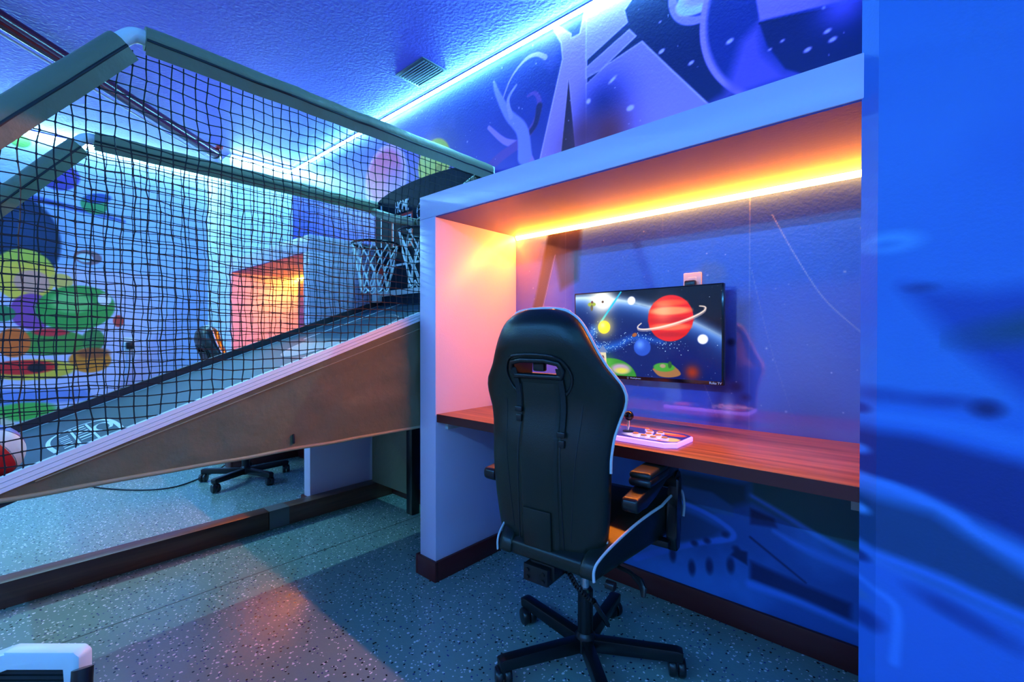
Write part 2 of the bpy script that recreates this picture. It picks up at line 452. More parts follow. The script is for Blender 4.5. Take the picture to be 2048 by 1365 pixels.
    c.poly([(-.85, .41), (-.68, .39), (-.58, .36), (-.62, .32), (-.75, .26), (-.85, .22)], (.12, .18, .40), .02)
    for x, z in [(-.57, .345), (-.64, .30), (-.69, .275), (-.53, .30), (-.55, .23), (-.63, .20), (-.70, .17), (-.78, .2)]:
        c.ell(x, z, .014, .012 if z > .25 else .03, (.09, .12, .34), .012)
    c.poly([(-.49, .30), (-.53, .30), (-.55, .27), (-.49, .25)], (.07, .10, .30), .01)
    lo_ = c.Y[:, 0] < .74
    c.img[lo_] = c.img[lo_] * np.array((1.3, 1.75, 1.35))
    return c

def right_wall_picture():
    c = Canvas(-.12, .8, 0, 2.74, 220, (.30, .42, .74))
    n1 = c.noise(2.2, 21, 4)
    c.full(np.clip((n1 - .45) * 1.6, 0, .4), (.22, .34, .70))
    c.glow(.35, 2.0, .45, (.16, .26, .62), .5)
    c.glow(.18, 1.5, .12, (.18, .30, .68), .5)
    c.ell(-.05, 1.33, .05, .022, (.42, .52, .80), .02)
    c.ell(-.065, 1.325, .03, .008, (.30, .42, .74), .012)
    c.poly([(-.03, 1.23), (.1, 1.21), (.8, 1.30), (.8, 1.0), (.18, .98), (.07, 1.09)], (.13, .22, .58), .05, alpha=.9)
    c.ell(.17, 1.14, .10, .028, (.12, .25, .38), .04, alpha=.9, rot=.2)
    c.ell(0.0, 1.225, .02, .008, (.12, .18, .46), .015, alpha=.8)
    c.poly([(-.12, .99), (.8, .93), (.8, .84), (-.12, .865)], (.24, .38, .74), .06)
    c.ell(.03, .985, .06, .014, (.14, .20, .52), .02, alpha=.7)
    c.ell(.10, .975, .022, .016, (.09, .14, .40), .02)
    c.ell(-.07, .99, .05, .016, (.18, .26, .58), .02, alpha=.8)
    c.stroke([(-.12, .945), (.05, .935), (.2, .91), (.8, .86)], .012, .02, (.30, .44, .78), .02)
    c.poly([(-.12, .91), (.0, .905), (.17, .87), (.8, .80), (.8, .55), (.16, .72), (.0, .785), (-.12, .80)], (.10, .17, .46), .03)
    c.stroke([(-.12, .795), (-.06, .79), (.0, .772), (.06, .745), (.16, .69), (.8, .45)], .012, .010, (.36, .48, .82), .014)
    c.poly([(-.12, .76), (.02, .745), (.15, .66), (.8, .42), (.8, .35), (.15, .57), (.02, .60), (-.12, .645)], (.12, .24, .44), .03)
    c.stroke([(-.12, .635), (.03, .61), (.16, .575), (.8, .42)], .012, .012, (.28, .42, .78), .02)
    c.poly([(-.12, .62), (.8, .40), (.8, .2), (-.12, .2)], (.22, .36, .74), .02, alpha=.7)
    c.ell(.04, .555, .05, .016, (.13, .22, .52), .025, alpha=.8, rot=-.35)
    c.ell(.10, .53, .06, .016, (.13, .22, .52), .025, alpha=.7, rot=-.35)
    c.stroke([(-.11, .56), (-.05, .535), (-.035, .50), (-.04, .40)], .006, .01, (.32, .46, .82), .012)
    c.ell(-.09, .47, .03, .02, (.14, .22, .52), .02)
    for z, col in [(.955, (.14, .20, .52)), (.86, (.32, .46, .80)), (.72, (.42, .54, .84)), (.61, (.12, .2, .48)), (.52, (.3, .4, .7))]:
        c.ell(-.11, z, .025, .012, col, .01)
    c.img *= np.array((.85, 1.18, 1.12))
    return print_material('hazy_blue_mural', c, 0, 2, 0.45, bump=(140, 0.05, 3))

def left_wall_picture():
    c = Canvas(-.8, 1.4, 0, 2.74, 200, (.72, .78, .92))
    n1 = c.noise(1.2, 41, 4)
    c.full(np.clip((n1 - .45) * 2.0, 0, .5), (.82, .86, .94))
    c.ell(.08, 1.86, .28, .36, (.10, .16, .30), .02)
    c.glow(.15, 1.95, .2, (.20, .28, .45), .6)
    c.stroke([(-.1, 2.25), (.2, 2.20), (.5, 2.16), (.75, 2.12)], .03, .01, (.30, .32, .62), .02)
    c.ell(.36, 2.40, .12, .10, (.34, .26, .62), .015, rot=.6)
    c.ell(.31, 2.52, .05, .04, (.66, .72, .90), .01)
    c.ell(.56, 2.22, .085, .075, (.30, .62, .36), .012)
    c.ell(.58, 2.28, .09, .04, (.22, .30, .60), .012, rot=.3)
    c.ell(.14, 2.62, .06, .05, (.40, .62, .30), .01)
    c.ell(.02, 2.48, .07, .08, (.72, .76, .90), .01)
    c.ell(.52, 1.78, .085, .06, (.60, .40, .42), .01)
    c.ell(.50, 1.775, .05, .035, (.85, .88, .92), .01)
    # heap of round coloured balloons
    c.ell(.16, 1.60, .17, .20, (.86, .80, .26), .012)
    c.ell(.20, 1.55, .10, .09, (.80, .62, .52), .015)
    c.ell(.36, 1.57, .07, .06, (.80, .74, .36), .012)
    c.ell(.20, 1.32, .12, .14, (.50, .28, .60), .012)
    c.ell(.45, 1.36, .24, .18, (.20, .62, .26), .012, rot=.25)
    c.ell(.42, 1.40, .12, .08, (.42, .78, .42), .03)
    c.ell(.62, 1.44, .045, .05, (.88, .92, .94), .01)
    c.ell(.71, 1.26, .035, .05, (.70, .24, .20), .01)
    c.ell(.04, 1.30, .07, .06, (.20, .52, .30), .01)
    c.ell(.30, 1.08, .22, .10, (.26, .58, .24), .012)
    c.ell(.10, 1.08, .09, .11, (.84, .42, .12), .012)
    c.ell(.30, 1.16, .10, .03, (.78, .18, .22), .01)
    c.ell(.55, 1.10, .07, .09, (.22, .52, .26), .012)
    c.ell(.53, .93, .13, .10, (.80, .52, .14), .012)
    c.ell(.55, .99, .10, .045, (.55, .32, .16), .02)
    c.ell(.20, .87, .24, .08, (.80, .76, .24), .012)
    c.ell(.15, .89, .18, .055, (.80, .14, .14), .012)
    c.ell(.22, .885, .05, .035, (.10, .10, .14), .01)
    c.poly([(-.2, .74), (.5, .70), (.55, .60), (-.2, .60)], (.42, .56, .84), .03)
    c.ell(.15, .55, .18, .07, (.30, .72, .30), .02)
    c.ell(-.1, .45, .2, .1, (.82, .80, .70), .02)
    return print_material('cartoon_colour_mural', c, 1, 2, 0.45, bump=(70, 0.10, 3))

def screen_picture():
    W_, H_ = .655, .368
    c = Canvas(0, W_, 0, H_, 900, (.01, .03, .16))
    n = c.noise(9, 5, 4)
    X, Y = c.X, c.Y
    # blue planet below a bright curved horizon
    d = np.hypot(X - .12, Y + .95) - 1.29 + .10 * (X - .1)
    c.full(np.clip(-d * 8, 0, 1) * .85, (.02, .08, .36))
    c.full(np.exp(-(np.abs(d + .005) / .05) ** 1.2) * .85, (.14, .34, .72))
    c.full(np.exp(-np.abs(d - .008) / .018) * np.clip(1.15 - X * 1.0, .25, 1), (.80, .92, .98))
    c.full(np.clip(d * 20, 0, 1) * .85, (.015, .025, .07))
    c.full(np.clip((n - .55) * 2, 0, .35) * (d > 0), (.10, .16, .26))
    c.glow(.135, .335, .055, (1, .98, .88), 1.0)
    c.glow(.16, .325, .03, (1, 1, 1), .9)
    # star dust swirl
    c.stroke([(.10, .20), (.075, .165), (.09, .135), (.15, .12), (.22, .135), (.30, .165), (.42, .15)], .02, .004, (.10, .36, .78), .03, .8, mid=.016)
    rng = random.Random(4)
    for _ in range(260):
        t = rng.random()
        q = catmull([(.10, .20), (.075, .165), (.09, .135), (.15, .12), (.22, .135), (.30, .165), (.42, .15), (.50, .13)], 10)
        p = q[int(t * (len(q) - 1))]
        r = rng.uniform(.0006, .0018)
        c.ell(p[0] + rng.gauss(0, .016), p[1] + rng.gauss(0, .014), r, r, (.75, .9, 1), r)
    c.stars(160, 9, .0005, .0016, (.8, .9, 1))
    # comet with a blue tail
    c.stroke([(.135, .235), (.235, .365)], .005, .003, (.12, .66, .80), .004)
    c.glow(.155, .215, .045, (1, .9, .4), .7)
    c.ell(.152, .213, .031, .029, (.93, .80, .14), .003)
    c.glow(.145, .222, .014, (1, .95, .55), .8)
    # a banded red gas giant with a ring, and a blue moon
    c.ell(.455, .245, .094, .094, (.74, .09, .07), .004)
    for k, (dy, hh, col) in enumerate([(.062, .012, (.86, .30, .14)), (.03, .016, (.90, .55, .34)), (-.008, .012, (.62, .06, .06)), (-.035, .014, (.88, .42, .26)), (-.066, .010, (.60, .07, .07))]):
        w_ = math.sqrt(.090 ** 2 - dy ** 2)
        c.ell(.455, .245 + dy, w_, hh, col, .008, .8, rot=0)
    c.glow(.425, .275, .04, (1, .72, .55), .5)
    el = [(.455 + .145 * math.cos(a) * .97 - .026 * math.sin(a) * .25, .245 + .145 * math.cos(a) * .25 + .026 * math.sin(a) * .97) for a in np.linspace(PI * .83, PI * 2.17, 16)]
    c.stroke(el, .0022, .0022, (.88, .80, .74), .004, .9, mid=.004)
    c.stroke([(q[0], q[1] - .007) for q in el[1:-1]], .0015, .0015, (.70, .62, .62), .004, .8)
    c.ell(.335, .125, .038, .036, (.12, .26, .66), .004)
    c.glow(.325, .137, .018, (.35, .55, .95), .8)
    c.ell(.285, .325, .018, .018, (.84, .84, .90), .005)
    c.ell(.585, .16, .020, .019, (.80, .80, .88), .005)
    c.ell(.30, .178, .012, .008, (.55, .30, .14), .004, rot=.4)
    # green hills with a small tower and flowers, and a floating islet
    c.ell(.185, -.01, .125, .085, (.16, .46, .12), .004)
    c.glow(.16, .05, .045, (.36, .66, .22), .6)
    c.ell(.235, .03, .045, .022, (.60, .52, .62), .012)
    c.ell(.24, .022, .03, .012, (.72, .70, .26), .01)
    c.poly([(.125, .055), (.165, .055), (.162, .105), (.128, .105)], (.74, .70, .58), .003)
    c.poly([(.118, .10), (.172, .10), (.145, .135)], (.34, .42, .60), .003)
    c.ell(.145, .075, .008, .012, (.25, .22, .26), .003)
    c.poly([(.38, .035), (.42, .058), (.47, .052), (.50, .02), (.46, .005), (.41, .008)], (.52, .36, .22), .004, smooth=True)
    c.ell(.43, .045, .045, .018, (.22, .52, .16), .004)
    c.ell(.425, .05, .012, .008, (.55, .48, .40), .004)
    c.ell(.455, .056, .008, .014, (.12, .30, .16), .003)
    c.ell(.088, .318, .021, .010, (.55, .60, .16), .003)
    c.ell(.088, .302, .007, .014, (.36, .32, .22), .003)
    c.ell(.09, .328, .006, .006, (.4, .22, .2), .002)
    c.ell(.145, .327, .006, .006, (.35, .27, .2), .002)
    c.glow(.545, .03, .028, (.55, .16, .05), .9)
    return print_material('space_picture_on_screen', c, 0, 2, 0.16, emit=0.6)

def console_picture():
    c = Canvas(0, .385, 0, .17, 700, (.12, .12, .42))
    c.glow(.07, .09, .06, (.60, .58, .82), .8)
    c.ell(.075, .13, .05, .022, (.75, .10, .10), .006)
    c.ell(.05, .08, .045, .02, (.80, .50, .45), .01)
    c.ell(.06, .05, .03, .015, (.7, .1, .3), .01)
    c.ell(.27, .05, .085, .035, (.66, .68, .82), .012)
    c.ell(.33, .13, .04, .022, (.78, .22, .08), .008)
    c.ell(.30, .14, .04, .012, (.85, .45, .15), .01)
    c.ell(.35, .05, .03, .03, (.78, .62, .40), .012)
    c.ell(.31, .025, .03, .012, (.7, .4, .5), .01)
    return print_material('bright_console_print', c, 0, 1, 0.3, emit=0.45)

PIC = back_wall_picture()
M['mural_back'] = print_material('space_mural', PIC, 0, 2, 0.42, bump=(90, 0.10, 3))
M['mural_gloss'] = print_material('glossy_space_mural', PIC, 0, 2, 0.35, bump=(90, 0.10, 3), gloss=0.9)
M['mural_right'] = right_wall_picture()
M['mural_left'] = left_wall_picture()
M['screen'] = screen_picture()
M['console'] = console_picture()

# ------------------------------------------------------------------ mesh helpers
class MB:
    def __init__(s):
        s.bm = bmesh.new()
    def box(s, x0, x1, y0, y1, z0, z1, bev=0, rot=None, seg=2):
        c = Vector(((x0 + x1) / 2, (y0 + y1) / 2, (z0 + z1) / 2))
        mtx = Matrix.Translation(c) @ (rot or Matrix()) @ Matrix.Diagonal((abs(x1 - x0), abs(y1 - y0), abs(z1 - z0), 1))
        r = bmesh.ops.create_cube(s.bm, size=1, matrix=mtx)
        if bev:
            ed = list({e for v in r['verts'] for e in v.link_edges})
            bmesh.ops.bevel(s.bm, geom=ed, offset=bev, segments=seg, profile=.5, affect='EDGES', clamp_overlap=True)
        return s
    def bar(s, a, b, w, h, bev=0, up=(0, 0, 1)):
        a, b = Vector(a), Vector(b)
        d = (b - a); L = d.length; d.normalize()
        u = Vector(up)
        x = d.cross(u)
        if x.length < 1e-5:
            x = d.cross(Vector((1, 0, 0)))
        x.normalize(); z = x.cross(d)
        R = Matrix((x, d, z)).transposed().to_4x4()
        mtx = Matrix.Translation((a + b) / 2) @ R @ Matrix.Diagonal((w, L, h, 1))
        r = bmesh.ops.create_cube(s.bm, size=1, matrix=mtx)
        if bev:
            ed = list({e for v in r['verts'] for e in v.link_edges})
            bmesh.ops.bevel(s.bm, geom=ed, offset=bev, segments=2, profile=.5, affect='EDGES', clamp_overlap=True)
        return s
    def tube(s, pts, r, n=8, closed=False, flat=1.0, caps=True):
        pts = [Vector(p) for p in pts]
        N = len(pts)
        rs = r if isinstance(r, (list, tuple)) else [r] * N
        rings = []; x = None
        for i, p in enumerate(pts):
            a = pts[i - 1] if (i or closed) else p
            b = pts[(i + 1) % N] if (i < N - 1 or closed) else p
            t = (b - a)
            if t.length < 1e-9:
                t = Vector((0, 0, 1))
            t.normalize()
            if x is None:
                x = t.orthogonal() if abs(t.z) > .95 else Vector((0, 0, 1)).cross(t)
            x = (x - t * x.dot(t)).normalized()
            y = t.cross(x)
            rings.append([s.bm.verts.new(p + rs[i] * (x * math.cos(2 * PI * k / n) * flat + y * math.sin(2 * PI * k / n))) for k in range(n)])
        for i in range(N if closed else N - 1):
            A, B = rings[i], rings[(i + 1) % N]
            for k in range(n):
                s.bm.faces.new((A[k], A[(k + 1) % n], B[(k + 1) % n], B[k]))
        if not closed and caps and n > 2:
            s.bm.faces.new(rings[0][::-1]); s.bm.faces.new(rings[-1])
        return s
    def cyl(s, a, b, r, r2=None, n=16):
        return s.tube([a, b], [r, r if r2 is None else r2], n)
    def lathe(s, prof, o=(0, 0, 0), n=24, axis='z'):
        o = Vector(o); rings = []
        for r, h in prof:
            ring = []
            for k in range(n):
                a = 2 * PI * k / n
                if axis == 'z':
                    p = Vector((r * math.cos(a), r * math.sin(a), h))
                elif axis == 'x':
                    p = Vector((h, r * math.cos(a), r * math.sin(a)))
                else:
                    p = Vector((r * math.sin(a), h, r * math.cos(a)))
                ring.append(s.bm.verts.new(o + p))
            rings.append(ring)
        for A, B in zip(rings, rings[1:]):
            for k in range(n):
                s.bm.faces.new((A[k], A[(k + 1) % n], B[(k + 1) % n], B[k]))
        s.bm.faces.new(rings[0][::-1]); s.bm.faces.new(rings[-1])
        return s
    def prism(s, pts, axis, a, b, bev=0):
        """polygon in the plane across `axis`, pulled from a to b; pts are the other two coordinates in order"""
        def P(q, h):
            return {'x': (h, q[0], q[1]), 'y': (q[0], h, q[1]), 'z': (q[0], q[1], h)}[axis]
        A = [s.bm.verts.new(P(q, a)) for q in pts]; B = [s.bm.verts.new(P(q, b)) for q in pts]
        n = len(pts)
        fs = [s.bm.faces.new(A[::-1]), s.bm.faces.new(B)]
        for k in range(n):
            fs.append(s.bm.faces.new((A[k], A[(k + 1) % n], B[(k + 1) % n], B[k])))
        if bev:
            bmesh.ops.bevel(s.bm, geom=list({e for f in fs for e in f.edges}), offset=bev, segments=2, profile=.5, affect='EDGES', clamp_overlap=True)
        return s
    def ball(s, c, r, sub=3, sc=(1, 1, 1)):
        bmesh.ops.create_icosphere(s.bm, subdivisions=sub, radius=r, matrix=Matrix.Translation(c) @ Matrix.Diagonal((*sc, 1)))
        return s
    def grid(s, f, nu, nv, close_u=False):
        V = [[s.bm.verts.new(f(i / (nu if close_u else nu - 1), j / (nv - 1))) for i in range(nu)] for j in range(nv)]
        for j in range(nv - 1):
            for i in range(nu if close_u else nu - 1):
                s.bm.faces.new((V[j][i], V[j][(i + 1) % nu], V[j + 1][(i + 1) % nu], V[j + 1][i]))
        return V
    def build(s, name, material, parent=None, smooth=40, at=None):
        bmesh.ops.recalc_face_normals(s.bm, faces=s.bm.faces)
        me = bpy.data.meshes.new(name)
        s.bm.to_mesh(me); s.bm.free()
        for p in me.polygons:
            p.use_smooth = smooth > 0
        if smooth:
            me.set_sharp_from_angle(angle=math.radians(smooth))
        me.materials.append(material)
        o = bpy.data.objects.new(name, me)
        COL.objects.link(o)
        if parent is not None:
            o.parent = parent
            base = parent
            off = Vector((0, 0, 0))
            while base is not None:
                off += base.location; base = base.parent
            if not parent.get('local'):
                me.transform(Matrix.Translation(-off))
        elif at is not None:
            me.transform(Matrix.Translation(-Vector(at))); o.location = at
        return o

def tag(o, label, cat, group=None):
    o['label'] = label; o['category'] = cat
    if group:
        o['group'] = group
    return o

def thing(name, label, cat, loc=(0, 0, 0), group=None):
    o = bpy.data.objects.new(name, None)
    o.empty_display_size = .1
    COL.objects.link(o); o.location = loc
    return tag(o, label, cat, group)

def struct(o):
    o['kind'] = 'structure'
    return o

def text_mesh(body, size, extr=.001):
    cu = bpy.data.curves.new('lettering', 'FONT')
    cu.body = body; cu.size = size; cu.offset = size * .018; cu.extrude = extr
    cu.align_x = 'CENTER'; cu.align_y = 'CENTER'; cu.resolution_u = 3
    t = bpy.data.objects.new('lettering', cu)
    COL.objects.link(t)
    dg = bpy.context.evaluated_depsgraph_get()
    me = bpy.data.meshes.new_from_object(t.evaluated_get(dg))
    bpy.data.objects.remove(t, do_unlink=True)
    return me

def lettering(body, size, material, parent, loc, rx=PI / 2, bold=1.0, name='lettering', wide=1.0):
    me = text_mesh(body, size)
    me.transform(Matrix.Rotation(rx, 4, 'X') @ Matrix.Diagonal((wide, 1, 1, 1)))
    me.materials.clear(); me.materials.append(material)
    o = bpy.data.objects.new(name, me)
    COL.objects.link(o); o.parent = parent
    base, off = parent, Vector((0, 0, 0))
    while base is not None:
        off += base.location; base = base.parent
    o.location = Vector(loc) - off
    return o

# ------------------------------------------------------------------ the room
struct(MB().box(X0 - .1, X1 + .1, Y0 - .1, Y1 + .1, -.1, 0).build('floor', M['floor'], smooth=0))
seam = MB().box(-2.348, -2.344, Y0, YF + .5, 0, .0006).box(-.46, -.456, Y0, 1.3, 0, .0006)
struct(seam.build('trim_1', M['seam'], smooth=0))
struct(MB().box(X0 - .1, X1 + .1, Y0 - .1, Y1 + .1, ZC, ZC + .1).build('ceiling', M['ceiling'], smooth=0))
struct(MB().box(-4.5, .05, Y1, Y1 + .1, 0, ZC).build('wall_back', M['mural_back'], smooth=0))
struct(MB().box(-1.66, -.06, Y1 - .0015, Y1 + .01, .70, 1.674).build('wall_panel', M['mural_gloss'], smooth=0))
struct(MB().prism([(-.105, 1.36), (-.105, 1.345), (-.073, 1.322), (X1, 1.322), (X1, Y1 + .1), (-.06, Y1 + .1), (-.06, 1.36)], 'z', 0, ZC).build('wall_right', M['mural_right'], smooth=0))
struct(MB().box(X0 - .1, X0, Y0, YF + .03, 0, ZC).build('wall_left', M['mural_left'], smooth=0))
struct(MB().box(X0 - .1, -4.5, YF + .03, Y1 + .1, 0, ZC).build('wall_corner', M['paint_wall'], smooth=0))
struct(MB().box(X0 - .1, X1 + .1, Y0 - .1, Y0, 0, ZC).build('wall_front', M['paint_wall'], smooth=0))
struct(MB().box(X1, X1 + .1, Y0, 1.322, 0, ZC).build('wall_side', M['paint_wall'], smooth=0))

def alcove(xl, xr, first):
    """box recess: side partitions, top slab, baseboards"""
    t = .116
    struct(MB().box(xl, xl + t, YF, Y1, 0, 1.675, .003).build('wall_partition', M['paint'], smooth=30))
    x_end = xr if first else xr - .085
    struct(MB().box(xl, xr, YF, Y1, 1.675, 1.782, .003).build('wall_soffit', M['paint'], smooth=30))
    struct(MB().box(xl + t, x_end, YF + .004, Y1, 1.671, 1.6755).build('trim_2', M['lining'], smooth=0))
    if not first:
        struct(MB().box(xr - .085, xr, YF, Y1, 0, 1.675, .003).build('wall_partition', M['paint'], smooth=30))
    b, h = .016, .092
    m = MB()
    m.box(xl - b, xl, YF - b, Y1, 0, h, .003).box(xl, xl + t + b, YF - b, YF, 0, h, .003).box(xl + t, xl + t + b, YF, Y1, 0, h, .003)
    m.box(xl + t + b, x_end, Y1 - b, Y1, 0, h, .003)
    if not first:
        m.box(xr - .085 - b, xr + b, YF - b, YF, 0, h, .003).box(xr, xr + b, YF, Y1, 0, h, .003).box(xr - .085 - b, xr - .085, YF, Y1, 0, h, .003)
    struct(m.build('baseboard_alcove', M['maroon'], smooth=30))
alcove(-1.776, -.09, True)
alcove(-4.5, -2.925, False)
struct(MB().box(-2.905, -1.795, Y1 - .016, Y1, 0, .092, .003).build('baseboard_back', M['maroon'], smooth=30))
struct(MB().box(X0, X0 + .016, Y0, YF + .03, 0, .092, .003).box(X0, -4.5, YF + .014, YF + .03, 0, .092, .003).build('baseboard_left', M['maroon'], smooth=30))

# ------------------------------------------------------------------ light strips
def led(a, b, out, width, mtl, label, group, cat='light strip'):
    """narrow strip from a to b; light leaves along `out`"""
    a, b, out = Vector(a), Vector(b), Vector(out).normalized()
    t = thing('led_strip', label, cat, (a + b) / 2, group)
    d = (b - a).normalized(); w = d.cross(out).normalized() * width / 2
    mb = MB()
    k = .004
    for s0, s1 in ((0, 1),):
        vs = [mb.bm.verts.new(p) for p in (a - w, a + w, b + w, b - w)]
        vt = [mb.bm.verts.new(p - out * k) for p in (a - w * 1.3, a + w * 1.3, b + w * 1.3, b - w * 1.3)]
        mb.bm.faces.new(vt)
        for i in range(4):
            mb.bm.faces.new((vs[i], vs[(i + 1) % 4], vt[(i + 1) % 4], vt[i]))
    mb.build('channel', M['led_back'], t, 0)
    m2 = MB()
    m2.bm.faces.new([m2.bm.verts.new(p + out * .0008) for p in (a - w, a + w, b + w, b - w)])
    m2.build('light_tape', mtl, t, 0)
    return t
zz = ZC - .018
led((-4.48, Y1 - .012, zz), (-.10, Y1 - .012, zz), (0, -1, -1), .020, M['led_cyan'], 'long icy cyan light strip running along the ceiling edge of the space mural', 'cyan room light strips')
led((-4.488, YF + .04, zz), (-4.488, Y1 - .02, zz), (1, 0, -1.6), .020, M['led_left'], 'short cyan light strip on the stub wall left of the room corner', 'cyan room light strips')
led((X0 + .012, Y0 + .05, zz), (X0 + .012, YF, zz), (1, 0, -1.6), .020, M['led_left'], 'cyan light strip over the cartoon mural at the far left', 'cyan room light strips')
led((X0 + .05, Y0 + .012, zz), (X1 - .05, Y0 + .012, zz), (0, 1, -.8), .03, M['fill_front'], 'unseen blue fill strip added along the ceiling of the wall behind the viewer', 'unseen blue fill strips')  # out of view, added as blue fill from behind the viewer
led((X1 - .012, Y0 + .05, zz), (X1 - .012, 1.30, zz), (-1, 0, -.6), .020, M['fill_right'], 'unseen blue fill strip added along the ceiling of the right side wall', 'unseen blue fill strips')  # out of view, added as fill from the right
led((-1.655, Y1 - .009, 1.6605), (-.10, Y1 - .009, 1.6605), (0, -1, -.7), .024, M['led_amber'], 'glowing orange light strip under the soffit of the near desk alcove', 'orange alcove light strips')
led((-4.38, Y1 - .009, 1.6605), (-3.015, Y1 - .009, 1.6605), (0, -1, -.7), .024, M['led_amber'], 'glowing orange light strip inside the far alcove seen through the net', 'orange alcove light strips')

# ------------------------------------------------------------------ ceiling things
t = thing('ceiling_vent', 'small dark grey ceiling vent beside the long cyan light strip', 'vent', (-2.26, 1.717, ZC))
MB().box(-2.395, -2.125, 1.628, 1.806, ZC - .006, ZC, .002).build('frame', M['vent'], t, 30)
for k in range(9):
    y = 1.646 + k * .0178
    MB().box(-2.38, -2.14, y, y + .011, ZC - .011, ZC - .006, rot=Matrix.Rotation(.12, 4, 'X')).build('slat', M['vent'], t, 0)
t = thing('ceiling_pipe', 'dark red glossy pipe crossing the ceiling above the hoop net', 'pipe', (-3.9, .65, 2.66))
pa, pb = Vector((-2.9, -.44, 2.655)), Vector((-4.40, 1.228, 2.655))
MB().cyl(pa, pb, .042, n=24).build('tube', M['red_pipe'], t)
dd = (pb - pa).normalized(); sd = Vector((-dd.y, dd.x, 0))
MB().cyl(pa + sd * -.0 + Vector((-.045, -.045, -.03)), pb + Vector((-.05, -.05, -.03)), .006, n=8).build('cable', M['white_metal'], t)
MB().cyl(pb, pb + dd * .012, .046, n=24).build('end_cap', M['metal_black'], t)
MB().box(pb.x - .01, pb.x + .05, pb.y + .005, pb.y + .05, 2.69, ZC - .002, .006).build('valve', M['red'], t)
m = MB().bar(pb + dd * .03 + Vector((0, 0, .02)), pb + dd * .09 + Vector((0, 0, -.06)), .03, .012)
m.build('bracket', M['white_metal'], t)

# ------------------------------------------------------------------ near alcove: desk, screen, console, outlet
t = thing('desk', 'long walnut desktop spanning the near alcove wall to wall', 'desk', (-.88, 1.62, .728))
MB().box(-1.660, -.075, 1.350, Y1 - .001, .730, .768, .002).build('desktop', M['desk'], t, 30)
MB().box(-1.660, -.075, 1.3485, 1.350, .731, .7672).build('edge_band', M['maroon'], t, 0)
m = MB().box(-1.660, -1.640, 1.40, 1.85, .692, .730)
m.build('support_cleat', M['cleat'], t, 0)
m = MB().box(-.135, -.110, 1.50, 1.85, .665, .730)
m.build('support_cleat', M['cleat'], t, 0)

t = thing('television', 'wall-mounted flat television showing a bright space picture', 'television', (-.886, 1.83, .935))
MB().box(-1.221, -.553, 1.820, 1.842, .938, 1.326, .002).build('casing', M['gloss_black'], t, 30)
sc = MB().box(0, .655, -.0006, 0, 0, .368)
so = sc.build('screen', M['screen'], None, 0)
so.parent = t; so.location = Vector((-1.2145, 1.8195, .953)) - t.location
MB().box(-.99, -.78, 1.842, 1.9, 1.05, 1.22).build('wall_bracket', M['metal_black'], t, 0)
lettering('Roku TV', .0125, M['white_print'], t, (-.5815, 1.8193, .9455), name='lettering')
lettering('Westinghouse', .0085, M['white_print'], t, (-.91, 1.8193, .9455), name='lettering')
MB().tube([(-.945 + .0035 * math.cos(a), 1.8192, .9455 + .0035 * math.sin(a)) for a in np.linspace(0, 2 * PI, 12, endpoint=False)], .0007, 4, closed=True).build('emblem', M['white_print'], t, 0)

t = thing('wall_outlet', 'ivory outlet plate on the mural just above the television', 'outlet', (-.70, 1.9, 1.32))
MB().box(-.735, -.662, 1.895, 1.904, 1.27, 1.385, .003).build('plate', M['plate'], t, 30)
for z in (1.30, 1.352):
    MB().box(-.715, -.682, 1.893, 1.896, z - .014, z + .014, .002).build('socket', M['plate'], t, 30)
tag(MB().box(-.722, -.678, 1.868, 1.8925, 1.315, 1.352, .006).build('plug', M['plastic'], None, 30, at=(-.70, 1.88, 1.33)), 'black plug pushed into the outlet above the television', 'plug')

t = thing('arcade_controller', 'flat arcade stick console with purple lit edge on the desk', 'controller', (-.78, 1.49, .768))
Rz = 0
MB().prism([(-.96, 1.405), (-.605, 1.405), (-.572, 1.432), (-.572, 1.565), (-.60, 1.585), (-.96, 1.585)], 'z', .7765, .792, .003).build('lit_base', M['acrylic'], t, 30)
pl = MB().prism([(.005, .008), (.348, .008), (.379, .034), (.379, .150), (.352, .170), (.005, .170)], 'z', 0, .002)
po = pl.build('top_plate', M['console'], None, 0)
po.parent = t; po.location = Vector((-.957, 1.410, .7925)) - t.location
jx, jy = -.775, 1.495
MB().cyl((jx, jy, .7945), (jx, jy, .797), .019, n=20).build('dust_washer', M['plastic'], t)
st = MB().cyl((jx, jy, .797), (jx + .002, jy, .838), .0048, n=12).build('shaft', M['chrome'], t)
MB().ball((jx + .002, jy, .85), .0175).build('ball_top', M['gloss_black'], t, 60)
for k, (bx, by) in enumerate([(-.725, 1.452), (-.690, 1.478), (-.655, 1.474), (-.690, 1.440), (-.655, 1.436), (-.622, 1.450), (-.705, 1.520), (-.668, 1.522), (-.728, 1.548)]):
    r = .0135 if k < 8 else .008
    b = MB().lathe([(r, .7945), (r, .7985), (r * .85, .8005), (r * .8, .8005)], (bx, by, 0), 20).build('button', M['button'], t)
    MB().lathe([(r * .78, .8002), (r * .72, .8035), (r * .3, .8045)], (bx, by, 0), 16).build('cap', M['button_top'], b)
MB().lathe([(.009, .7945), (.009, .799), (.006, .80)], (-.86, 1.565, 0), 16).build('button', M['button_top'], t)
t.location.z -= .008

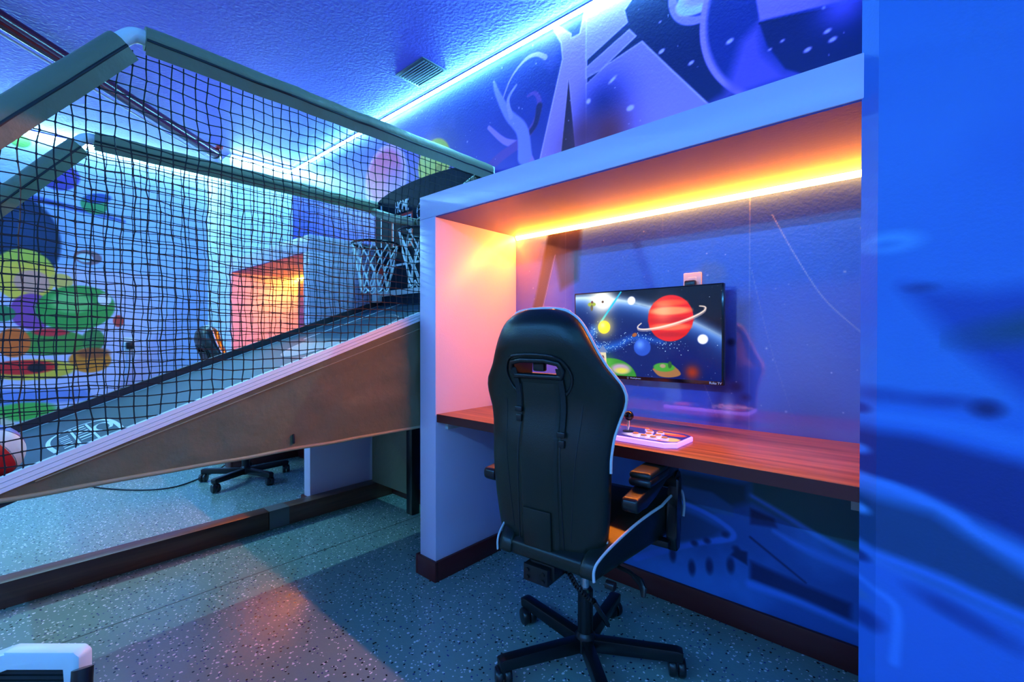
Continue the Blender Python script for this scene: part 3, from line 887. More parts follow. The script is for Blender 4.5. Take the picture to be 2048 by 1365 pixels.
# ------------------------------------------------------------------ basketball arcade game
G = thing('basketball_game', 'two-hoop home basketball arcade with sloped court and black side nets', 'arcade game', (-2.35, .9, 0))
XN, XF = -1.80, -2.89
pf = lambda y: .69 + .362 * y
YE = 1.80      # backboard plane
def sleeve(name, pts, r, label=None):
    """padded canvas sleeve with its zip seam and the flange that holds the net"""
    pts = [Vector(p) for p in pts]
    path, rad = [], []
    n = max(6, int((pts[-1] - pts[0]).length / .05))
    for i in range(n + 1):
        q = i / n
        p = pts[0].lerp(pts[1], q)
        w = noise.noise(p * 9) * .003
        path.append(p + Vector((w, 0, noise.noise(p * 13 + Vector((5, 0, 0))) * .0025)))
        rad.append(r * (1 + .07 * noise.noise(p * 21)))
    o = MB().tube(path, rad, 14, flat=1.0).build(name, M['canvas'], G, 60)
    d = (pts[1] - pts[0]).normalized()
    dn = Vector((0, -d.z, d.y)) if d.y > 0 else Vector((0, d.z, -d.y))
    if dn.z > 0:
        dn = -dn
    side = Vector((1, 0, 0))
    off = side * (r * .88) + dn * (r * .48)
    MB().tube([p + off for p in path], .0045, 6).build('zip_seam', M['seam'], o, 60)
    fl = MB()
    for i in range(len(path) - 1):
        a, b = path[i], path[i + 1]
        fl.bm.faces.new([fl.bm.verts.new(q) for q in (a + off, b + off, b + dn * (r + .018) + side * .012, a + dn * (r + .018) + side * .012)])
    bmesh.ops.remove_doubles(fl.bm, verts=fl.bm.verts, dist=.0005)
    bmesh.ops.solidify(fl.bm, geom=fl.bm.faces[:], thickness=.002)
    fl.build('net_flange', M['canvas'], o, 60)
    return o
ZT = 2.045
PK = .285
for x in (XN, XF):
    sleeve('padded_rail', [(x, PK + .03, ZT), (x, 1.835, ZT)], .036)
    sleeve('padded_rail', [(x, -.20, ZT - .66 + .04), (x, PK - .03, ZT - .045)], .036)
    sleeve('padded_rail', [(x, -.20, .62), (x, -.20, ZT - .66)], .034)
    MB().tube(catmull([(x, PK - .07, ZT - .085), (x, PK - .03, ZT - .035), (x, PK, ZT - .004), (x, PK + .03, ZT + .002), (x, PK + .08, ZT)], 5), .022, 12).build('pipe_elbow', M['white_metal'], G, 60)
    # rear upright and end cap
    MB().box(x - .016, x + .016, 1.835, 1.867, pf(1.84) - .1, ZT + .03, .003).build('rear_post', M['white_metal'], G, 30)
# braces in front of the board
MB().tube([(XF + .02, 1.775, 2.0), (-2.62, 1.765, 1.91), (-2.36, 1.765, 1.835)], .027, 12).build('brace', M['canvas'], G, 60)
MB().tube([(XN - .02, 1.775, 2.0), (-2.08, 1.765, 1.91), (-2.34, 1.765, 1.835)], .027, 12).build('brace', M['canvas'], G, 60)

def side_net(x, pitch=.0335):
    rnd = random.Random(int(abs(x) * 100))
    top = lambda y: ZT - .055 if y > PK else ZT - .055 - (PK - y) * 1.33
    bot = lambda y: pf(y) + .045
    m = MB()
    ys = np.arange(-.15, 1.80, pitch)
    zs = np.arange(.62, 2.02, pitch)
    ph = rnd.uniform(0, 9)
    def P(y, z):
        v = Vector((y * 5.1 + ph, z * 5.1, x))
        w = Vector((y * 21 + ph, z * 21, x))
        return Vector((x + .012 * noise.noise(v), y + .012 * noise.noise(v + Vector((9, 0, 0))) + .006 * noise.noise(w), z + .012 * noise.noise(v + Vector((0, 7, 0))) + .006 * noise.noise(w + Vector((4, 4, 0))) - .018 * math.sin(max(0, min(1, (y + .1) / 1.9)) * PI)))
    for y in ys:
        z = [q for q in zs if bot(y) - pitch * .3 < q < top(y) + pitch * .9]
        if len(z) > 1:
            pts = [P(y, q) for q in z]
            pts[-1].z = top(y) + .006; pts.insert(0, Vector((x, y, bot(y) - .02)))
            m.tube(pts, .0020, 3, caps=False)
    for z in zs:
        yy = [q for q in ys if bot(q) - pitch * .3 < z < top(q) + pitch * .5]
        if len(yy) > 1:
            m.tube([P(q, z) for q in yy], .0020, 3, caps=False)
    for y in ys[::1]:
        for z in zs[::1]:
            if bot(y) < z < top(y):
                p = P(y, z)
                m.box(p.x - .0022, p.x + .0022, p.y - .0026, p.y + .0026, p.z - .0026, p.z + .0026)
    return m.build('side_net', M['net'], G, 0)
side_net(XN); side_net(XF)

# sloped court
def slab(x0, x1, y0, y1, dz0, dz1):
    m = MB()
    v = [m.bm.verts.new(p) for p in ((x0, y0, pf(y0) + dz0), (x1, y0, pf(y0) + dz0), (x1, y1, pf(y1) + dz0), (x0, y1, pf(y1) + dz0),
                                    (x0, y0, pf(y0) + dz1), (x1, y0, pf(y0) + dz1), (x1, y1, pf(y1) + dz1), (x0, y1, pf(y1) + dz1))]
    for f in ((3, 2, 1, 0), (4, 5, 6, 7), (0, 1, 5, 4), (1, 2, 6, 5), (2, 3, 7, 6), (3, 0, 4, 7)):
        m.bm.faces.new([v[i] for i in f])
    return m
slab(XF + .012, XN - .012, -.20, YE, -.02, 0).build('court', M['field'], G, 0)
slab(XF - .012, XF + .012, -.22, YE, -.05, .035).build('side_board', M['field_side'], G, 0)
slab(XN - .014, XN + .004, -.22, YE, -.02, .046).build('side_board', M['field_side'], G, 0)
for k, (dx, a, b) in enumerate(((.006, .046, .062), (.010, .033, .047), (.013, .020, .034))):
    slab(XN - .012 if k == 0 else XN + .003, XN + dx + .003, -.22, YE, a, b - .0022).build('rail_rib', M['white_metal'], G, 0)
def line(pts, w, mtl=None, name='court_line', dz=.0012, closed=False):
    P = [Vector((p[0], p[1], pf(p[1]) + dz)) for p in pts]
    m = MB(); n = len(P); L = []; R = []
    up = Vector((0, -.34, .94))
    for i, p in enumerate(P):
        a = P[i - 1] if (i or closed) else p; b = P[(i + 1) % n] if (i < n - 1 or closed) else p
        s_ = (b - a).normalized().cross(up).normalized() * w / 2
        L.append(m.bm.verts.new(p + s_)); R.append(m.bm.verts.new(p - s_))
    for i in range(n if closed else n - 1):
        j = (i + 1) % n
        m.bm.faces.new((L[i], L[j], R[j], R[i]))
    return m.build(name, mtl or M['white_print'], G, 0)
line([(XF + .045, -.2), (XF + .045, YE)], .014)
line([(XN - .045, .95), (XN - .045, YE)], .014)
line([(-2.60, 1.16), (-2.60, YE)], .016)
line([(-2.08, 1.16), (-2.08, YE)], .016)
line([(-2.60, 1.16), (-2.08, 1.16)], .008, M['pink_print'])
line([(-2.34 + .26 * math.cos(a), 1.30 + .25 * math.sin(a)) for a in np.linspace(.2, PI - .2, 18)], .008, M['pink_print'])
m = MB()
cx, cy, r = -2.30, 1.135, .205
m.bm.faces.new([m.bm.verts.new((cx + r * math.cos(a), cy + r * math.sin(a), pf(cy + r * math.sin(a)) + .0012)) for a in np.linspace(PI, 2 * PI, 24)])
m.build('painted_half_circle', M['pink_print'], G, 0)
# printed badge near the player
badge = [(-2.13, .135), (-2.30, .125), (-2.42, .14), (-2.475, .185), (-2.475, .24), (-2.42, .285), (-2.30, .30), (-2.12, .30)]
line([tuple(p) for p in catmull(badge, 5)], .013, name='badge_outline')
line([(-2.46, .192), (-2.10, .192)], .007, name='badge_stroke')
line([(-2.46, .238), (-2.10, .238)], .007, name='badge_stroke')
for k in range(6):
    x = -2.43 + k * .05
    line([(x, .200), (x, .231)], .013 if k % 2 else .024, name='badge_stroke')
for k in range(7):
    x = -2.36 + k * .036
    line([(x, .155), (x, .180)], .009 if k % 2 else .016, name='badge_stroke')
line([(-2.28 + .055 * math.cos(a) * 1.5, .268 + .022 * math.sin(a)) for a in np.linspace(.6, 2 * PI - .6, 16)], .011, name='badge_stroke')
# canvas skirts
def skirt(x, out):
    yA, yB = -.12, YE
    zb = .690
    def f(u, v):
        y = yA + (yB - yA) * u
        zt = pf(y) + .03
        z = zb + (zt - zb) * v
        q = Vector((y * 3.2, z * 3.2, x))
        h = .010 * noise.noise(q) + .005 * noise.noise(q * 3.1) + .003 * abs(noise.noise(q * 6.3))
        edge = min(1, v * 6) * min(1, (1 - v) * 5)
        # creases fanning out from the grommet and along the upper edge
        cr = .004 * math.sin(14 * (y - z * 1.2) + 5 * noise.noise(q * 1.3)) * max(0, min(1, (y - .6) * 2))
        return Vector((x + out * (.004 + (h + cr) * edge + .012 * (1 - v) * (zt - zb)), y, z - .004 * noise.noise(Vector((y * 6, 0, 3))) * (1 - v)))
    m = MB(); m.grid(f, 110, 26)
    bmesh.ops.solidify(m.bm, geom=m.bm.faces[:], thickness=.002)
    o = m.build('canvas_skirt', M['nylon'], G, 60)
    hm = MB().tube([f(u, 0) + Vector((0, 0, .004)) for u in np.linspace(0, 1, 60)], .007, 8)
    hm.build('hem', M['nylon'], o, 60)
    MB().tube([f(u, .93 - .0 * u) + Vector((out * .003, 0, -.012)) for u in np.linspace(.1, 1, 60)], .0022, 5).build('stitched_fold', M['nylon'], o, 60)
    return o
sk = skirt(XN + .006, 1)
skirt(XF - .006, -1)
MB().box(XN + .012, XN + .022, .752, .760, .715, .752, .003).build('lacing_hook', M['seam'], G)
# front tray and legs
MB().box(XF, XN, -.42, -.20, .55, .62, .01).build('ball_tray', M['field_side'], G, 30)
for x in (XN - .03, XF + .03):
    MB().box(x - .025, x + .025, -.40, -.35, 0, .56, .004).build('leg', M['metal_black'], G, 30)
MB().box(-2.44, -2.38, 1.735, 1.795, 0, pf(1.76) - .03, .004).build('leg', M['metal_black'], G, 30)
MB().box(-2.02, -1.96, 1.735, 1.795, 0, pf(1.76) - .03, .004).build('leg', M['metal_black'], G, 30)
MB().box(XF + .02, -2.442, 1.755, 1.765, .112, .80, .002).build('rear_panel', M['canvas'], G, 30)
# backboard
arch = [(XF, pf(YE) - .04), (XN, pf(YE) - .04), (XN, 2.03)]
for a in np.linspace(0, PI, 24):
    arch.append(((XN + XF) / 2 + (XN - XF) / 2 * math.cos(a), 2.03 + .10 * math.sin(a) ** .8))
arch.append((XF, 2.03))
bb = MB().prism(arch, 'y', YE, YE + .025).build('backboard', M['board'], G, 30)
def bar_y(x0, x1, z0, z1, mtl, name, d=.003, par=bb):
    return MB().box(x0, x1, YE - d, YE, z0, z1).build(name, mtl, par, 0)
for cx in (-2.57, -2.12):
    for (x0, x1, z0, z1) in ((cx - .118, cx + .118, 1.922, 1.938), (cx - .118, cx + .118, 1.715, 1.731), (cx - .118, cx - .104, 1.731, 1.922), (cx + .104, cx + .118, 1.731, 1.922)):
        bar_y(x0, x1, z0, z1, M['red_print'], 'target_line')
    for (x0, x1, z0, z1) in ((cx - .104, cx + .104, 1.913, 1.922), (cx - .104, cx - .095, 1.731, 1.913), (cx + .095, cx + .104, 1.731, 1.913)):
        bar_y(x0, x1, z0, z1, M['white_print'], 'target_line')
bar_y(XF + .07, XF + .082, 1.60, 2.04, M['white_print'], 'border_line')
bar_y(XN - .082, XN - .07, 1.60, 2.04, M['white_print'], 'border_line')
bar_y(XF + .07, XN - .07, 1.598, 1.612, M['white_print'], 'border_line')
bar_y(XF + .06, XN - .06, 1.405, 1.44, M['plate'], 'lower_strip', .006)
bar_y(XF + .045, XF + .10, 1.50, 1.60, M['red_print'], 'hinge_plate', .008)
MB().box(XF + .03, XF + .09, YE - .05, YE - .004, pf(YE) + .02, 1.56, .004).build('upright', M['white_metal'], G, 30)
lettering('HOME', .105, M['white_print'], G, (-2.57, YE - .004, 1.985), name='lettering', wide=.52)
lettering('GUEST', .105, M['white_print'], G, (-2.10, YE - .004, 1.955), name='lettering', wide=.52)
cx = -2.345
MB().tube([(cx + .062 * math.cos(a), YE - .002, 1.92 + .062 * math.sin(a)) for a in np.linspace(0, 2 * PI, 28, endpoint=False)], .004, 5, closed=True).build('round_emblem', M['white_print'], G, 0)
m = MB()
m.tube([(cx + .062 * math.cos(a), YE - .002, 1.92 + .02 * math.sin(a)) for a in np.linspace(0, PI, 12)], .003, 5)
m.tube([(cx, YE - .002, 1.86), (cx, YE - .002, 1.98)], .003, 5)
m.build('round_emblem', M['white_print'], G, 0)
def hoop(cx):
    cy, cz, r = 1.61, 1.71, .140
    ring = MB().tube([(cx + r * math.cos(a), cy + r * math.sin(a), cz) for a in np.linspace(0, 2 * PI, 36, endpoint=False)], .008, 8, closed=True)
    ring.box(cx - .05, cx + .05, cy + r - .005, YE, cz - .004, cz + .006)
    ho = ring.build('hoop_rim', M['rim'], G, 40)
    n = 10
    m = MB()
    rad = lambda q: r * (1 - .48 * q + .10 * q * q)
    for k in range(n):
        for sgn in (-1, 1):
            pts = []
            for i in range(22):
                q = i / 21
                a = 2 * PI * (k + .5 * sgn * (1 - abs(((q * 3) % 2) - 1)) + .5 * sgn * 0) / n
                w = noise.noise(Vector((k * 3.1, sgn * 2.0, q * 4 + cx * 3))) * .012 * q
                rr = rad(q) + w
                pts.append((cx + rr * math.cos(a), cy + rr * math.sin(a), cz - .012 - .265 * q + .01 * noise.noise(Vector((k, q * 3, cx)))))
            m.tube(pts, .0042, 5)
    for k in range(n):
        a0 = 2 * PI * k / n
        m.tube([(cx + rad(1) * math.cos(a0 + t * PI / n * 2), cy + rad(1) * math.sin(a0 + t * PI / n * 2), cz - .277 - .03 * math.sin(t * PI)) for t in np.linspace(0, 1, 7)], .0042, 5)
        m.tube([(cx + r * math.cos(a0 + .12 * math.sin(t * PI * 2)), cy + (r) * math.sin(a0 + .12 * math.sin(t * PI * 2)), cz + .01 * math.cos(t * 6) - .006) for t in np.linspace(0, 1, 6)], .0042, 5)
    m.build('hoop_net', M['white_cord'], ho, 60)
hoop(-2.59); hoop(-2.09)

# ball resting on the court near the player's end
t = thing('basketball', 'red white and blue mini basketball on the court at left edge', 'ball', (-2.085, -.02, pf(-.02) + .092))
R0 = .086
def panels(k0, col, name):
    m = MB()
    nn = 10
    for k in range(8):
        if k % 4 not in k0:
            continue
        m.grid(lambda u, v: Matrix.Rotation(.5, 3, 'Y') @ Matrix.Rotation(.3, 3, 'X') @ Vector((R0 * math.sin(PI * (.002 + .996 * v)) * math.cos((k + .03 + .94 * u) * PI / 4), R0 * math.sin(PI * (.002 + .996 * v)) * math.sin((k + .03 + .94 * u) * PI / 4), R0 * math.cos(PI * v))) + t.location, 7, 18)
    return m.build(name, col, t, 60)
panels((0,), M['red'], 'red_panels'); panels((1, 3), M['white_rubber'], 'white_panels'); panels((2,), M['blue_rubber'], 'blue_panels')
MB().ball(t.location, R0 * .988, 3).build('seam_core', M['white_rubber'], t, 60)

# curb beam on the floor under the far side of the game
t = thing('floor_beam', 'low dark wooden beam lying on the floor below the game', 'beam', (-2.87, .2, 0))
MB().box(-2.915, -2.82, -2.1, 1.052, 0, .108, .002).build('beam_section', M['beam'], t, 30)
MB().box(-2.915, -2.82, 1.055, 1.885, 0, .108, .002).build('beam_section', M['beam'], t, 30)
MB().box(-2.917, -2.8185, 1.056, 1.168, .004, .1092).build('joint_tape', M['tape'], t, 0)

# ------------------------------------------------------------------ gaming chairs
def back_fn():
    prof = [(.440, .150), (.462, .178), (.55, .192), (.62, .200), (.70, .205), (.78, .206), (.84, .212), (.89, .226), (.925, .240), (.955, .246), (.985, .238), (1.01, .220), (1.04, .198), (1.08, .176), (1.12, .156), (1.15, .140), (1.175, .120), (1.193, .092), (1.203, .055)]
    zz_ = np.array([p[0] for p in prof]); ww = np.array([p[1] for p in prof])
    hw = lambda z: float(np.interp(z, zz_, ww))
    def ye(z):      # edge (piping) line, seen from the side
        q = (z - .47) / .73
        wing = math.exp(-((z - .93) / .11) ** 2)
        return -.205 - .055 * q + .035 * wing
    def fade(z):
        return math.sqrt(max(.02, min(1, (z - .425) / .05))) * math.sqrt(max(.02, min(1, (1.212 - z) / .05)))
    def rear(s, z):
        return ye(z) - (.055 + .018 * math.exp(-((z - 1.10) / .06) ** 2)) * fade(z) * math.sqrt(max(0, 1 - abs(s) ** 2.6))
    def front(s, z):
        pad = .05 * (1 - .5 * math.exp(-(s / .55) ** 4)) + .012
        return ye(z) + pad * fade(z) * math.sqrt(max(0, 1 - abs(s) ** 4))
    return hw, ye, rear, front
HW, YEDGE, REAR, FRONT = back_fn()

def make_chair(label):
    t = thing('gaming_chair', label, 'chair', (0, 0, 0), 'gaming chairs at the alcove desks')
    t['local'] = 1
    def part(mb, name, mtl, par=None, sm=40):
        p = par or t
        o = mb.build(name, mtl, None, sm)
        o.parent = p
        return o
    # backrest, with the slot under the headrest
    zr = [.440, .446, .454, .465, .485, .51] + list(np.linspace(.54, .99, 20)) + [1.008, 1.018, 1.028, 1.038, 1.047] + list(np.linspace(1.065, 1.17, 9)) + [1.18, 1.188, 1.195, 1.20, 1.203]
    sr = [-1, -.985, -.95, -.9, -.82, -.74, -.66, -.58, -.5, -.42, -.38, -.3, -.2, -.1, 0, .1, .2, .3, .38, .42, .5, .58, .66, .74, .82, .9, .95, .985, 1]
    m = MB()
    A = [[m.bm.verts.new((s * HW(z), REAR(s, z), z)) for s in sr] for z in zr]
    B = [[(A[j][i] if abs(s) == 1 else m.bm.verts.new((s * HW(z), FRONT(s, z), z))) for i, s in enumerate(sr)] for j, z in enumerate(zr)]
    hole = lambda i, j: abs(sr[i]) <= .38 and abs(sr[i + 1]) <= .38 and zr[j] >= 1.008 - 1e-6 and zr[j + 1] <= 1.047 + 1e-6
    for j in range(len(zr) - 1):
        for i in range(len(sr) - 1):
            if hole(i, j):
                continue
            for V in (A, B):
                f = [V[j][i], V[j][i + 1], V[j + 1][i + 1], V[j + 1][i]]
                m.bm.faces.new(f if V is B else f[::-1])
    i0, i1 = sr.index(-.38), sr.index(.38)
    j0, j1 = zr.index(1.008), zr.index(1.047)
    rim = [(i, j0) for i in range(i0, i1)] + [(i1, j) for j in range(j0, j1)] + [(i, j1) for i in range(i1, i0, -1)] + [(i0, j) for j in range(j1, j0, -1)]
    for k in range(len(rim)):
        (i, j), (i2, j2) = rim[k], rim[(k + 1) % len(rim)]
        m.bm.faces.new((A[j][i], A[j2][i2], B[j2][i2], B[j][i]))
    for j in (0, len(zr) - 1):
        loop = [A[j][i] for i in range(len(sr))] + [B[j][i] for i in range(len(sr) - 2, 0, -1)]
        m.bm.faces.new(loop)
    back = part(m, 'backrest', M['leather'], sm=60)
    back.location.x = -.012
    # white piping along the outline, from the shoulders over the top
    e = [(HW(z), YEDGE(z) + .002, z) for z in np.linspace(.74, 1.19, 40)]
    top = [(HW(1.19) * math.cos(a), YEDGE(1.195) + .002, 1.19 + .016 * math.sin(a)) for a in np.linspace(.25, PI - .25, 9)]
    part(MB().tube(e + top + [(-x, y, z) for x, y, z in e[::-1]], .0052, 8), 'piping', M['piping'], back, 60)
    for sx in (-1, 1):
        part(MB().tube([(sx * (HW(z) - .002), YEDGE(z) + .002, z) for z in np.linspace(.448, .54, 8)], .0045, 8), 'piping', M['piping'], back, 60)
    rr = lambda x, z: REAR(max(-.99, min(.99, x / HW(z))), z)
    # plastic trim round the slot
    def on_rear(x, z, d=.004):
        return (x, rr(x, z) - d, z)
    ring = [(-.082, 1.004), (-.04, 1.006), (.04, 1.006), (.082, 1.004), (.090, 1.025), (.080, 1.046), (.04, 1.054), (-.04, 1.054), (-.080, 1.046), (-.090, 1.025)]
    part(MB().tube([on_rear(*p, d=.002) for p in ring], .0085, 8, closed=True), 'slot_trim', M['plastic'], back, 60)
    outer = [(-.088, .955), (-.108, .985), (-.112, 1.02), (-.088, 1.058), (-.04, 1.070), (.04, 1.070), (.088, 1.058), (.112, 1.02), (.108, .985), (.088, .955)]
    part(MB().tube([on_rear(float(x), float(z), .001) for x, z in catmull(outer, 4)], .0048, 6), 'slot_trim', M['plastic'], back, 60)
    part(MB().box(-.018, .022, rr(0, 1.03) + .01, rr(0, 1.03) + .03, 1.020, 1.048, .005), 'lumbar_clip', M['plastic'], back)
    # straps with buckles
    for x, z1 in ((-.078, .905), (.078, .845)):
        sb = MB()
        zs = np.linspace(1.03, z1, 12)
        for a, b in zip(zs, zs[1:]):
            p, q = Vector(on_rear(x, float(a), .005)), Vector(on_rear(x, float(b), .005))
            sb.bar(p, q, .017, .003, up=(0, -1, 0))
        so_ = part(sb, 'strap', M['fabric_black'], back, 0)
        p = Vector(on_rear(x, z1, .006))
        bk = MB().box(p.x - .013, p.x + .013, p.y - .008, p.y + .004, p.z - .012, p.z + .004, .003)
        bk.box(p.x - .009, p.x + .011, p.y - .007, p.y + .003, p.z - .042, p.z - .020, .003)
        part(bk, 'buckle', M['plastic'], so_)
    # raised centre panel and seams
    cp = MB()
    def fp(u, v):
        z = .50 + (.985 - .50) * v; hwid = .066
        x = (u * 2 - 1) * hwid
        ee = min(1, (1 - abs(u * 2 - 1)) * 7) * min(1, (1 - v) * 14)
        return Vector((x, rr(x, z) - .001 - .006 * math.sqrt(max(0, ee)), z))
    cp.grid(fp, 19, 24)
    part(cp, 'centre_panel', M['leather'], back, 60)
    for x in (-.070, .070):
        part(MB().tube([on_rear(x * (1 + .12 * (1 - q)), .49 + .49 * q, .0005) for q in np.linspace(0, 1, 18)], .0022, 6), 'seam', M['seam'], back, 60)
    part(MB().tube([on_rear(.135 - .035 * q, .93 - .40 * q, -.0005) for q in np.linspace(0, 1, 14)], .002, 5), 'seam', M['seam'], back, 60)
    part(MB().tube([on_rear(-.135 + .035 * q, .93 - .40 * q, -.0005) for q in np.linspace(0, 1, 14)], .002, 5), 'seam', M['seam'], back, 60)
    y0 = rr(0, .55)
    fl = MB().box(-.052, .045, y0 - .014, y0 - .006, .475, .61, .004, rot=Matrix.Rotation(.06, 4, 'X'))
    part(fl, 'cover_flap', M['leather'], back)
    br = MB().box(-.045, .020, -.268, -.262, .41, .48).box(-.055, .030, -.292, -.250, .395, .445, .003)
    for bx, bz in ((-.04, .43), (.015, .43), (-.04, .408), (.015, .408)):
        br.cyl((bx, -.296, bz), (bx, -.29, bz), .006, n=8)
    part(br, 'hinge_bracket', M['metal_black'])
    # seat
    def taper(mb):
        for v in mb.bm.verts:
            v.co.x *= min(1, .69 + .31 * (v.co.y + .29) / .32)
        return mb
    sp_ = [(-.285, .452), (.22, .452), (.262, .475), (.272, .515), (.245, .553), (.19, .562), (.05, .560), (-.10, .545), (-.22, .515), (-.28, .49)]
    seat = part(taper(MB().prism(sp_, 'x', -.175, .175, .008)), 'seat', M['leather'], sm=50)
    seat.location = (.012, 0, .004)
    for sx in (-1, 1):
        bp = [(-.292, .450), (.225, .450), (.262, .475), (.274, .515), (.255, .565), (.20, .592), (.06, .588), (-.08, .568), (-.20, .535), (-.272, .505), (-.290, .480)]
        a, b = sorted((sx * .165, sx * .238))
        bo = part(taper(MB().prism(bp, 'x', a, b, .014)), 'side_bolster', M['leather'], seat, 50)
        pp = catmull([(-.291, .455), (-.291, .485), (-.270, .507), (-.20, .535), (-.08, .567), (.06, .586), (.20, .588), (.252, .565), (.272, .515), (.262, .478)], 5)
        part(taper(MB().tube([(sx * .240, float(y), float(z)) for y, z in pp], .0045, 8)), 'piping', M['piping'], seat, 60)
    part(MB().box(-.13, .13, -.15, .15, .425, .452, .006).box(-.255, .255, .085, .125, .43, .452, .004).box(-.04, .04, -.27, -.1, .405, .45, .004), 'tilt_mechanism', M['metal_black'])
    # lever with paddle
    part(MB().tube([(.11, -.12, .44), (.22, -.15, .442), (.255, -.165, .436)], .006, 8).tube([(.235, -.160, .440), (.262, -.172, .436), (.275, -.185, .425), (.278, -.195, .408)], [.008, .013, .014, .008], 10, flat=.6), 'recline_lever', M['plastic'])
    part(MB().cyl((.19, -.24, .437), (.215, -.24, .437), .012, n=12), 'knob', M['plastic'])
    # gas column
    part(MB().cyl((0, 0, .075), (0, 0, .255), .026, n=20).cyl((0, 0, .255), (0, 0, .262), .026, .02, n=20), 'column_sleeve', M['metal_black'])
    part(MB().cyl((0, 0, .255), (0, 0, .43), .0145, n=16), 'gas_lift', M['chrome'])
    # massage remote on its coiled lead
    path = catmull([(-.005, -.235, .445), (.03, -.225, .44), (.05, -.20, .405), (.055, -.16, .35), (.07, -.12, .305), (.085, -.10, .285)], 14)
    helix = []
    for i, p in enumerate(path):
        pass
    Q = [Vector(p) for p in path]
    turns = 22
    for i in range(len(Q) * 6):
        f = i / (len(Q) * 6 - 1) * (len(Q) - 1)
        k = min(int(f), len(Q) - 2)
        c = Q[k].lerp(Q[k + 1], f - k)
        d = (Q[k + 1] - Q[k]).normalized()
        a = d.orthogonal().normalized(); b = d.cross(a)
        ang = 2 * PI * turns * i / (len(Q) * 6)
        helix.append(c + (a * math.cos(ang) + b * math.sin(ang)) * .006)
    lead = part(MB().tube(helix, .0028, 5), 'coiled_lead', M['plastic'], sm=60)
    part(MB().bar((.083, -.105, .292), (.118, -.075, .215), .03, .014, .004), 'hand_control', M['gloss_black'])
    # armrests
    for sx in (-1, 1):
        x = sx * .25 - .010
        link = [(-.205, .640), (-.208, .660), (-.20, .674), (-.10, .680), (-.02, .694), (.05, .716), (.12, .722), (.165, .704), (.180, .665), (.174, .635), (.135, .635), (.128, .662), (.10, .678), (.04, .670), (-.05, .644), (-.13, .632), (-.19, .630)]
        arm = part(MB().prism(link, 'x', x - .024, x + .024, .008), 'armrest_link', M['plastic'], sm=60)
        part(MB().box(x - .036, x + .036, -.130, .040, .684, .712, .013, seg=3), 'armrest_base', M['plastic'], arm, 50)
        part(MB().box(x - .034, x + .034, -.126, .036, .707, .728, .010, seg=3), 'armrest_pad', M['leather'], arm, 50)
        post = [(.125, .655), (.170, .655), (.163, .56), (.168, .47), (.152, .412), (.118, .412), (.104, .46), (.124, .56)]
        a, b = sorted((x + sx * .000, x + sx * .034))
        part(MB().prism(post, 'x', a, b, .008), 'armrest_post', M['plastic'], arm, 60)
        part(MB().cyl((x - .028, .148, .645), (x + .028, .148, .645), .03, n=18), 'pivot', M['plastic'], arm)
    return t

def make_base(t, ang):
    def part(mb, name, mtl, par=None, sm=40):
        o = mb.build(name, mtl, None, sm); o.parent = par or t
        return o
    hub = part(MB().lathe([(.030, .045), (.036, .05), (.036, .098), (.031, .105), (.027, .112)], n=24), 'base_hub', M['metal_black'])
    for k in range(5):
        a = ang + k * 2 * PI / 5
        d = Vector((math.cos(a), math.sin(a), 0))
        R_ = Matrix.Rotation(a, 4, 'Z')
        prof = [(.028, .050), (.315, .062), (.318, .094), (.30, .099), (.028, .095)]
        m = MB().prism(prof, 'y', -.019, .019, .004)
        bmesh.ops.transform(m.bm, matrix=R_, verts=m.bm.verts)
        leg = part(m, 'base_leg', M['metal_black'])
        m = MB().cyl((.30, 0, .045), (.30, 0, .075), .007, n=10)
        w0 = .31
        for sy in (-1, 1):
            m.lathe([(.010, .004), (.029, .004), (.031, .008), (.031, .020), (.027, .026), (.010, .028)] if sy > 0 else [(.010, -.028), (.027, -.026), (.031, -.020), (.031, -.008), (.029, -.004), (.010, -.004)], (w0, 0, .031), 20, 'y')
        m.box(w0 - .02, w0 + .02, -.006, .006, .03, .062, .004)
        bmesh.ops.transform(m.bm, matrix=Matrix.Translation(d * .300) @ Matrix.Rotation(a + 1.1 + k * 1.7, 4, 'Z') @ Matrix.Translation((-.300, 0, 0)), verts=m.bm.verts)
        part(m, 'caster', M['plastic'], leg)
    return t

def copy_tree(o, parent=None):
    c = o.copy(); COL.objects.link(c)
    c.parent = parent
    for ch in list(o.children):
        copy_tree(ch, c)
    return c
chair = make_chair('black gaming chair with white piping parked at the near alcove desk')
far = copy_tree(chair)
far['label'] = 'black gaming chair by the far orange alcove, seen through the net'
make_base(chair, math.radians(99.6 - 5))
make_base(far, math.radians(-58 - 1))
chair.location = (-.857, 1.345, 0)
chair.rotation_euler = (0, 0, math.radians(5))
far.location = (-3.97, 1.31, 0)
far.rotation_euler = (0, 0, math.radians(1))

# far alcove desk
t = thing('desk', 'walnut desktop inside the far alcove, mostly hidden by the court', 'desk', (-3.7, 1.62, .728))
MB().box(-4.384, -3.012, 1.350, Y1 - .001, .730, .768, .002).build('desktop', M['desk'], t, 30)
MB().box(-3.034, -3.012, 1.40, 1.85, .692, .730).build('support_cleat', M['cleat'], t, 0)

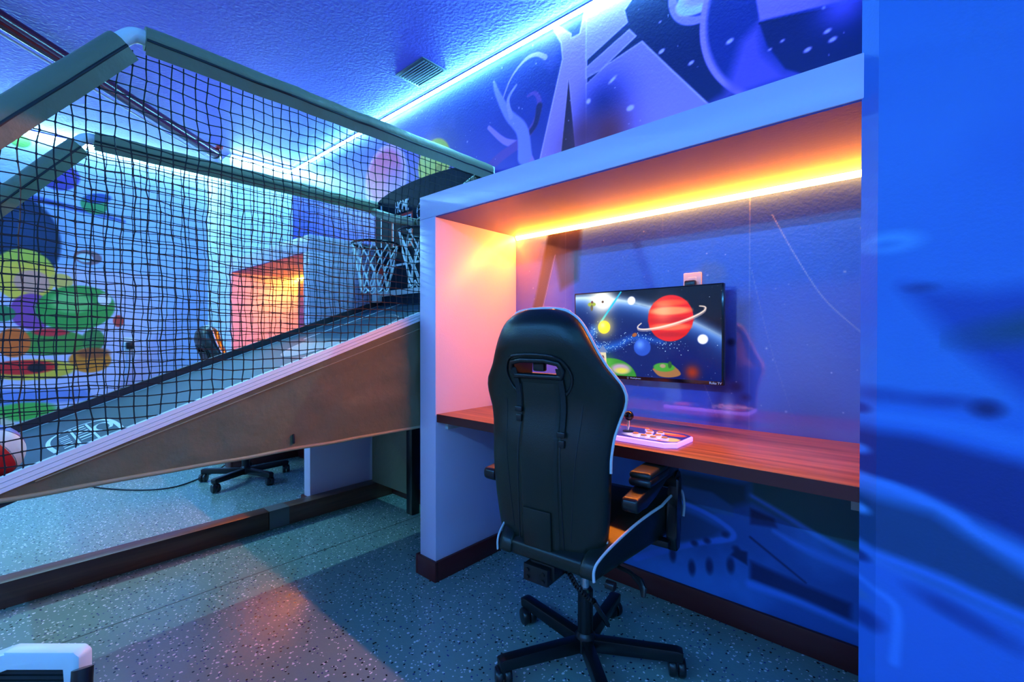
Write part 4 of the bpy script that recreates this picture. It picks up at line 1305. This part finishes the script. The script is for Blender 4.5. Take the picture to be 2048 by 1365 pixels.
# charger on the cartoon wall and its lead
t = thing('wall_outlet', 'white outlet plate low on the cartoon mural', 'outlet', (X0, .78, 1.05))
MB().box(X0, X0 + .006, .745, .82, 1.0, 1.115, .002).build('plate', M['white_metal'], t, 30)
t = thing('power_adapter', 'black power adapter with a dangling lead on the cartoon mural', 'adapter', (X0 + .03, .78, 1.05))
MB().box(X0 + .006, X0 + .045, .755, .81, 1.02, 1.08, .005).build('adapter_body', M['plastic'], t, 30)
MB().tube(catmull([(X0 + .03, .78, 1.02), (X0 + .025, .775, .85), (X0 + .03, .74, .6), (X0 + .03, .72, .3), (X0 + .05, .60, .02), (-4.9, .50, .006), (-4.637, .477, .006), (-4.30, .66, .006), (-4.148, .866, .006), (-4.26, 1.08, .006), (-4.44, 1.26, .006), (-4.47, 1.31, .02)], 8), .005, 6).build('lead', M['plastic'], t, 60)

# seat with a white frame cut by the lower left corner of the picture
FW = Vector((-math.sin(math.radians(41.6)), math.cos(math.radians(41.6)), 0)); RT = Vector((FW.y, -FW.x, 0))
o0 = Vector((-1.055, .095, .006)) + RT * .02
t = thing('mesh_chair', 'white framed chair with dark ribbed mesh back in the lower left corner', 'chair', o0 - RT * .15)
def W3(s, z, f=0.0):
    return o0 + RT * s + FW * f + Vector((0, 0, z))
def frame_prism(pts, f0, f1, name, mtl, bev=.004, par=None):
    m = MB()
    A = [m.bm.verts.new(W3(s, z, f0)) for s, z in pts]; B = [m.bm.verts.new(W3(s, z, f1)) for s, z in pts]
    n = len(pts)
    fs = [m.bm.faces.new(A[::-1]), m.bm.faces.new(B)] + [m.bm.faces.new((A[k], A[(k + 1) % n], B[(k + 1) % n], B[k])) for k in range(n)]
    if bev:
        bmesh.ops.bevel(m.bm, geom=list({e for f in fs for e in f.edges}), offset=bev, segments=2, profile=.5, affect='EDGES', clamp_overlap=True)
    return m.build(name, mtl, par or t, 40)
fr = [(.0, .44), (.0, .592), (-.010, .600), (-.122, .600), (-.215, .565), (-.30, .55), (-.30, .44), (-.268, .44), (-.268, .53), (-.205, .535), (-.118, .576), (-.022, .576), (-.022, .44)]
frame_prism(fr, -.026, .0, 'frame', M['white_metal'])
for k in range(14):
    z = .568 - k * .009
    m = MB().bar(W3(-.266, z, -.012), W3(-.020, z, -.012), .004, .006)
    m.build('mesh_rib', M['slat'], t, 0)
m = MB()
m.bm.faces.new([m.bm.verts.new(W3(s, z, -.006)) for s, z in ((-.268, .44), (-.020, .44), (-.020, .578), (-.128, .565), (-.268, .540))])
m.build('backing', M['fabric_black'], t, 0)
frame_prism([(-.30, .40), (.006, .40), (.006, .44), (-.30, .44)], -.36, .0, 'seat', M['fabric_black'])
for s in (.004, -.29):
    for f in (-.02, -.33):
        m = MB().tube([W3(s, -.006, f), W3(s, .40, f)], .016, 12)
        m.build('leg', M['metal_black'], t)
m = MB().tube([W3(.016, .40, -.036), W3(.014, .560, -.036), W3(.010, .578, -.030)], .014, 12)
m.build('arm_post', M['plastic'], t)
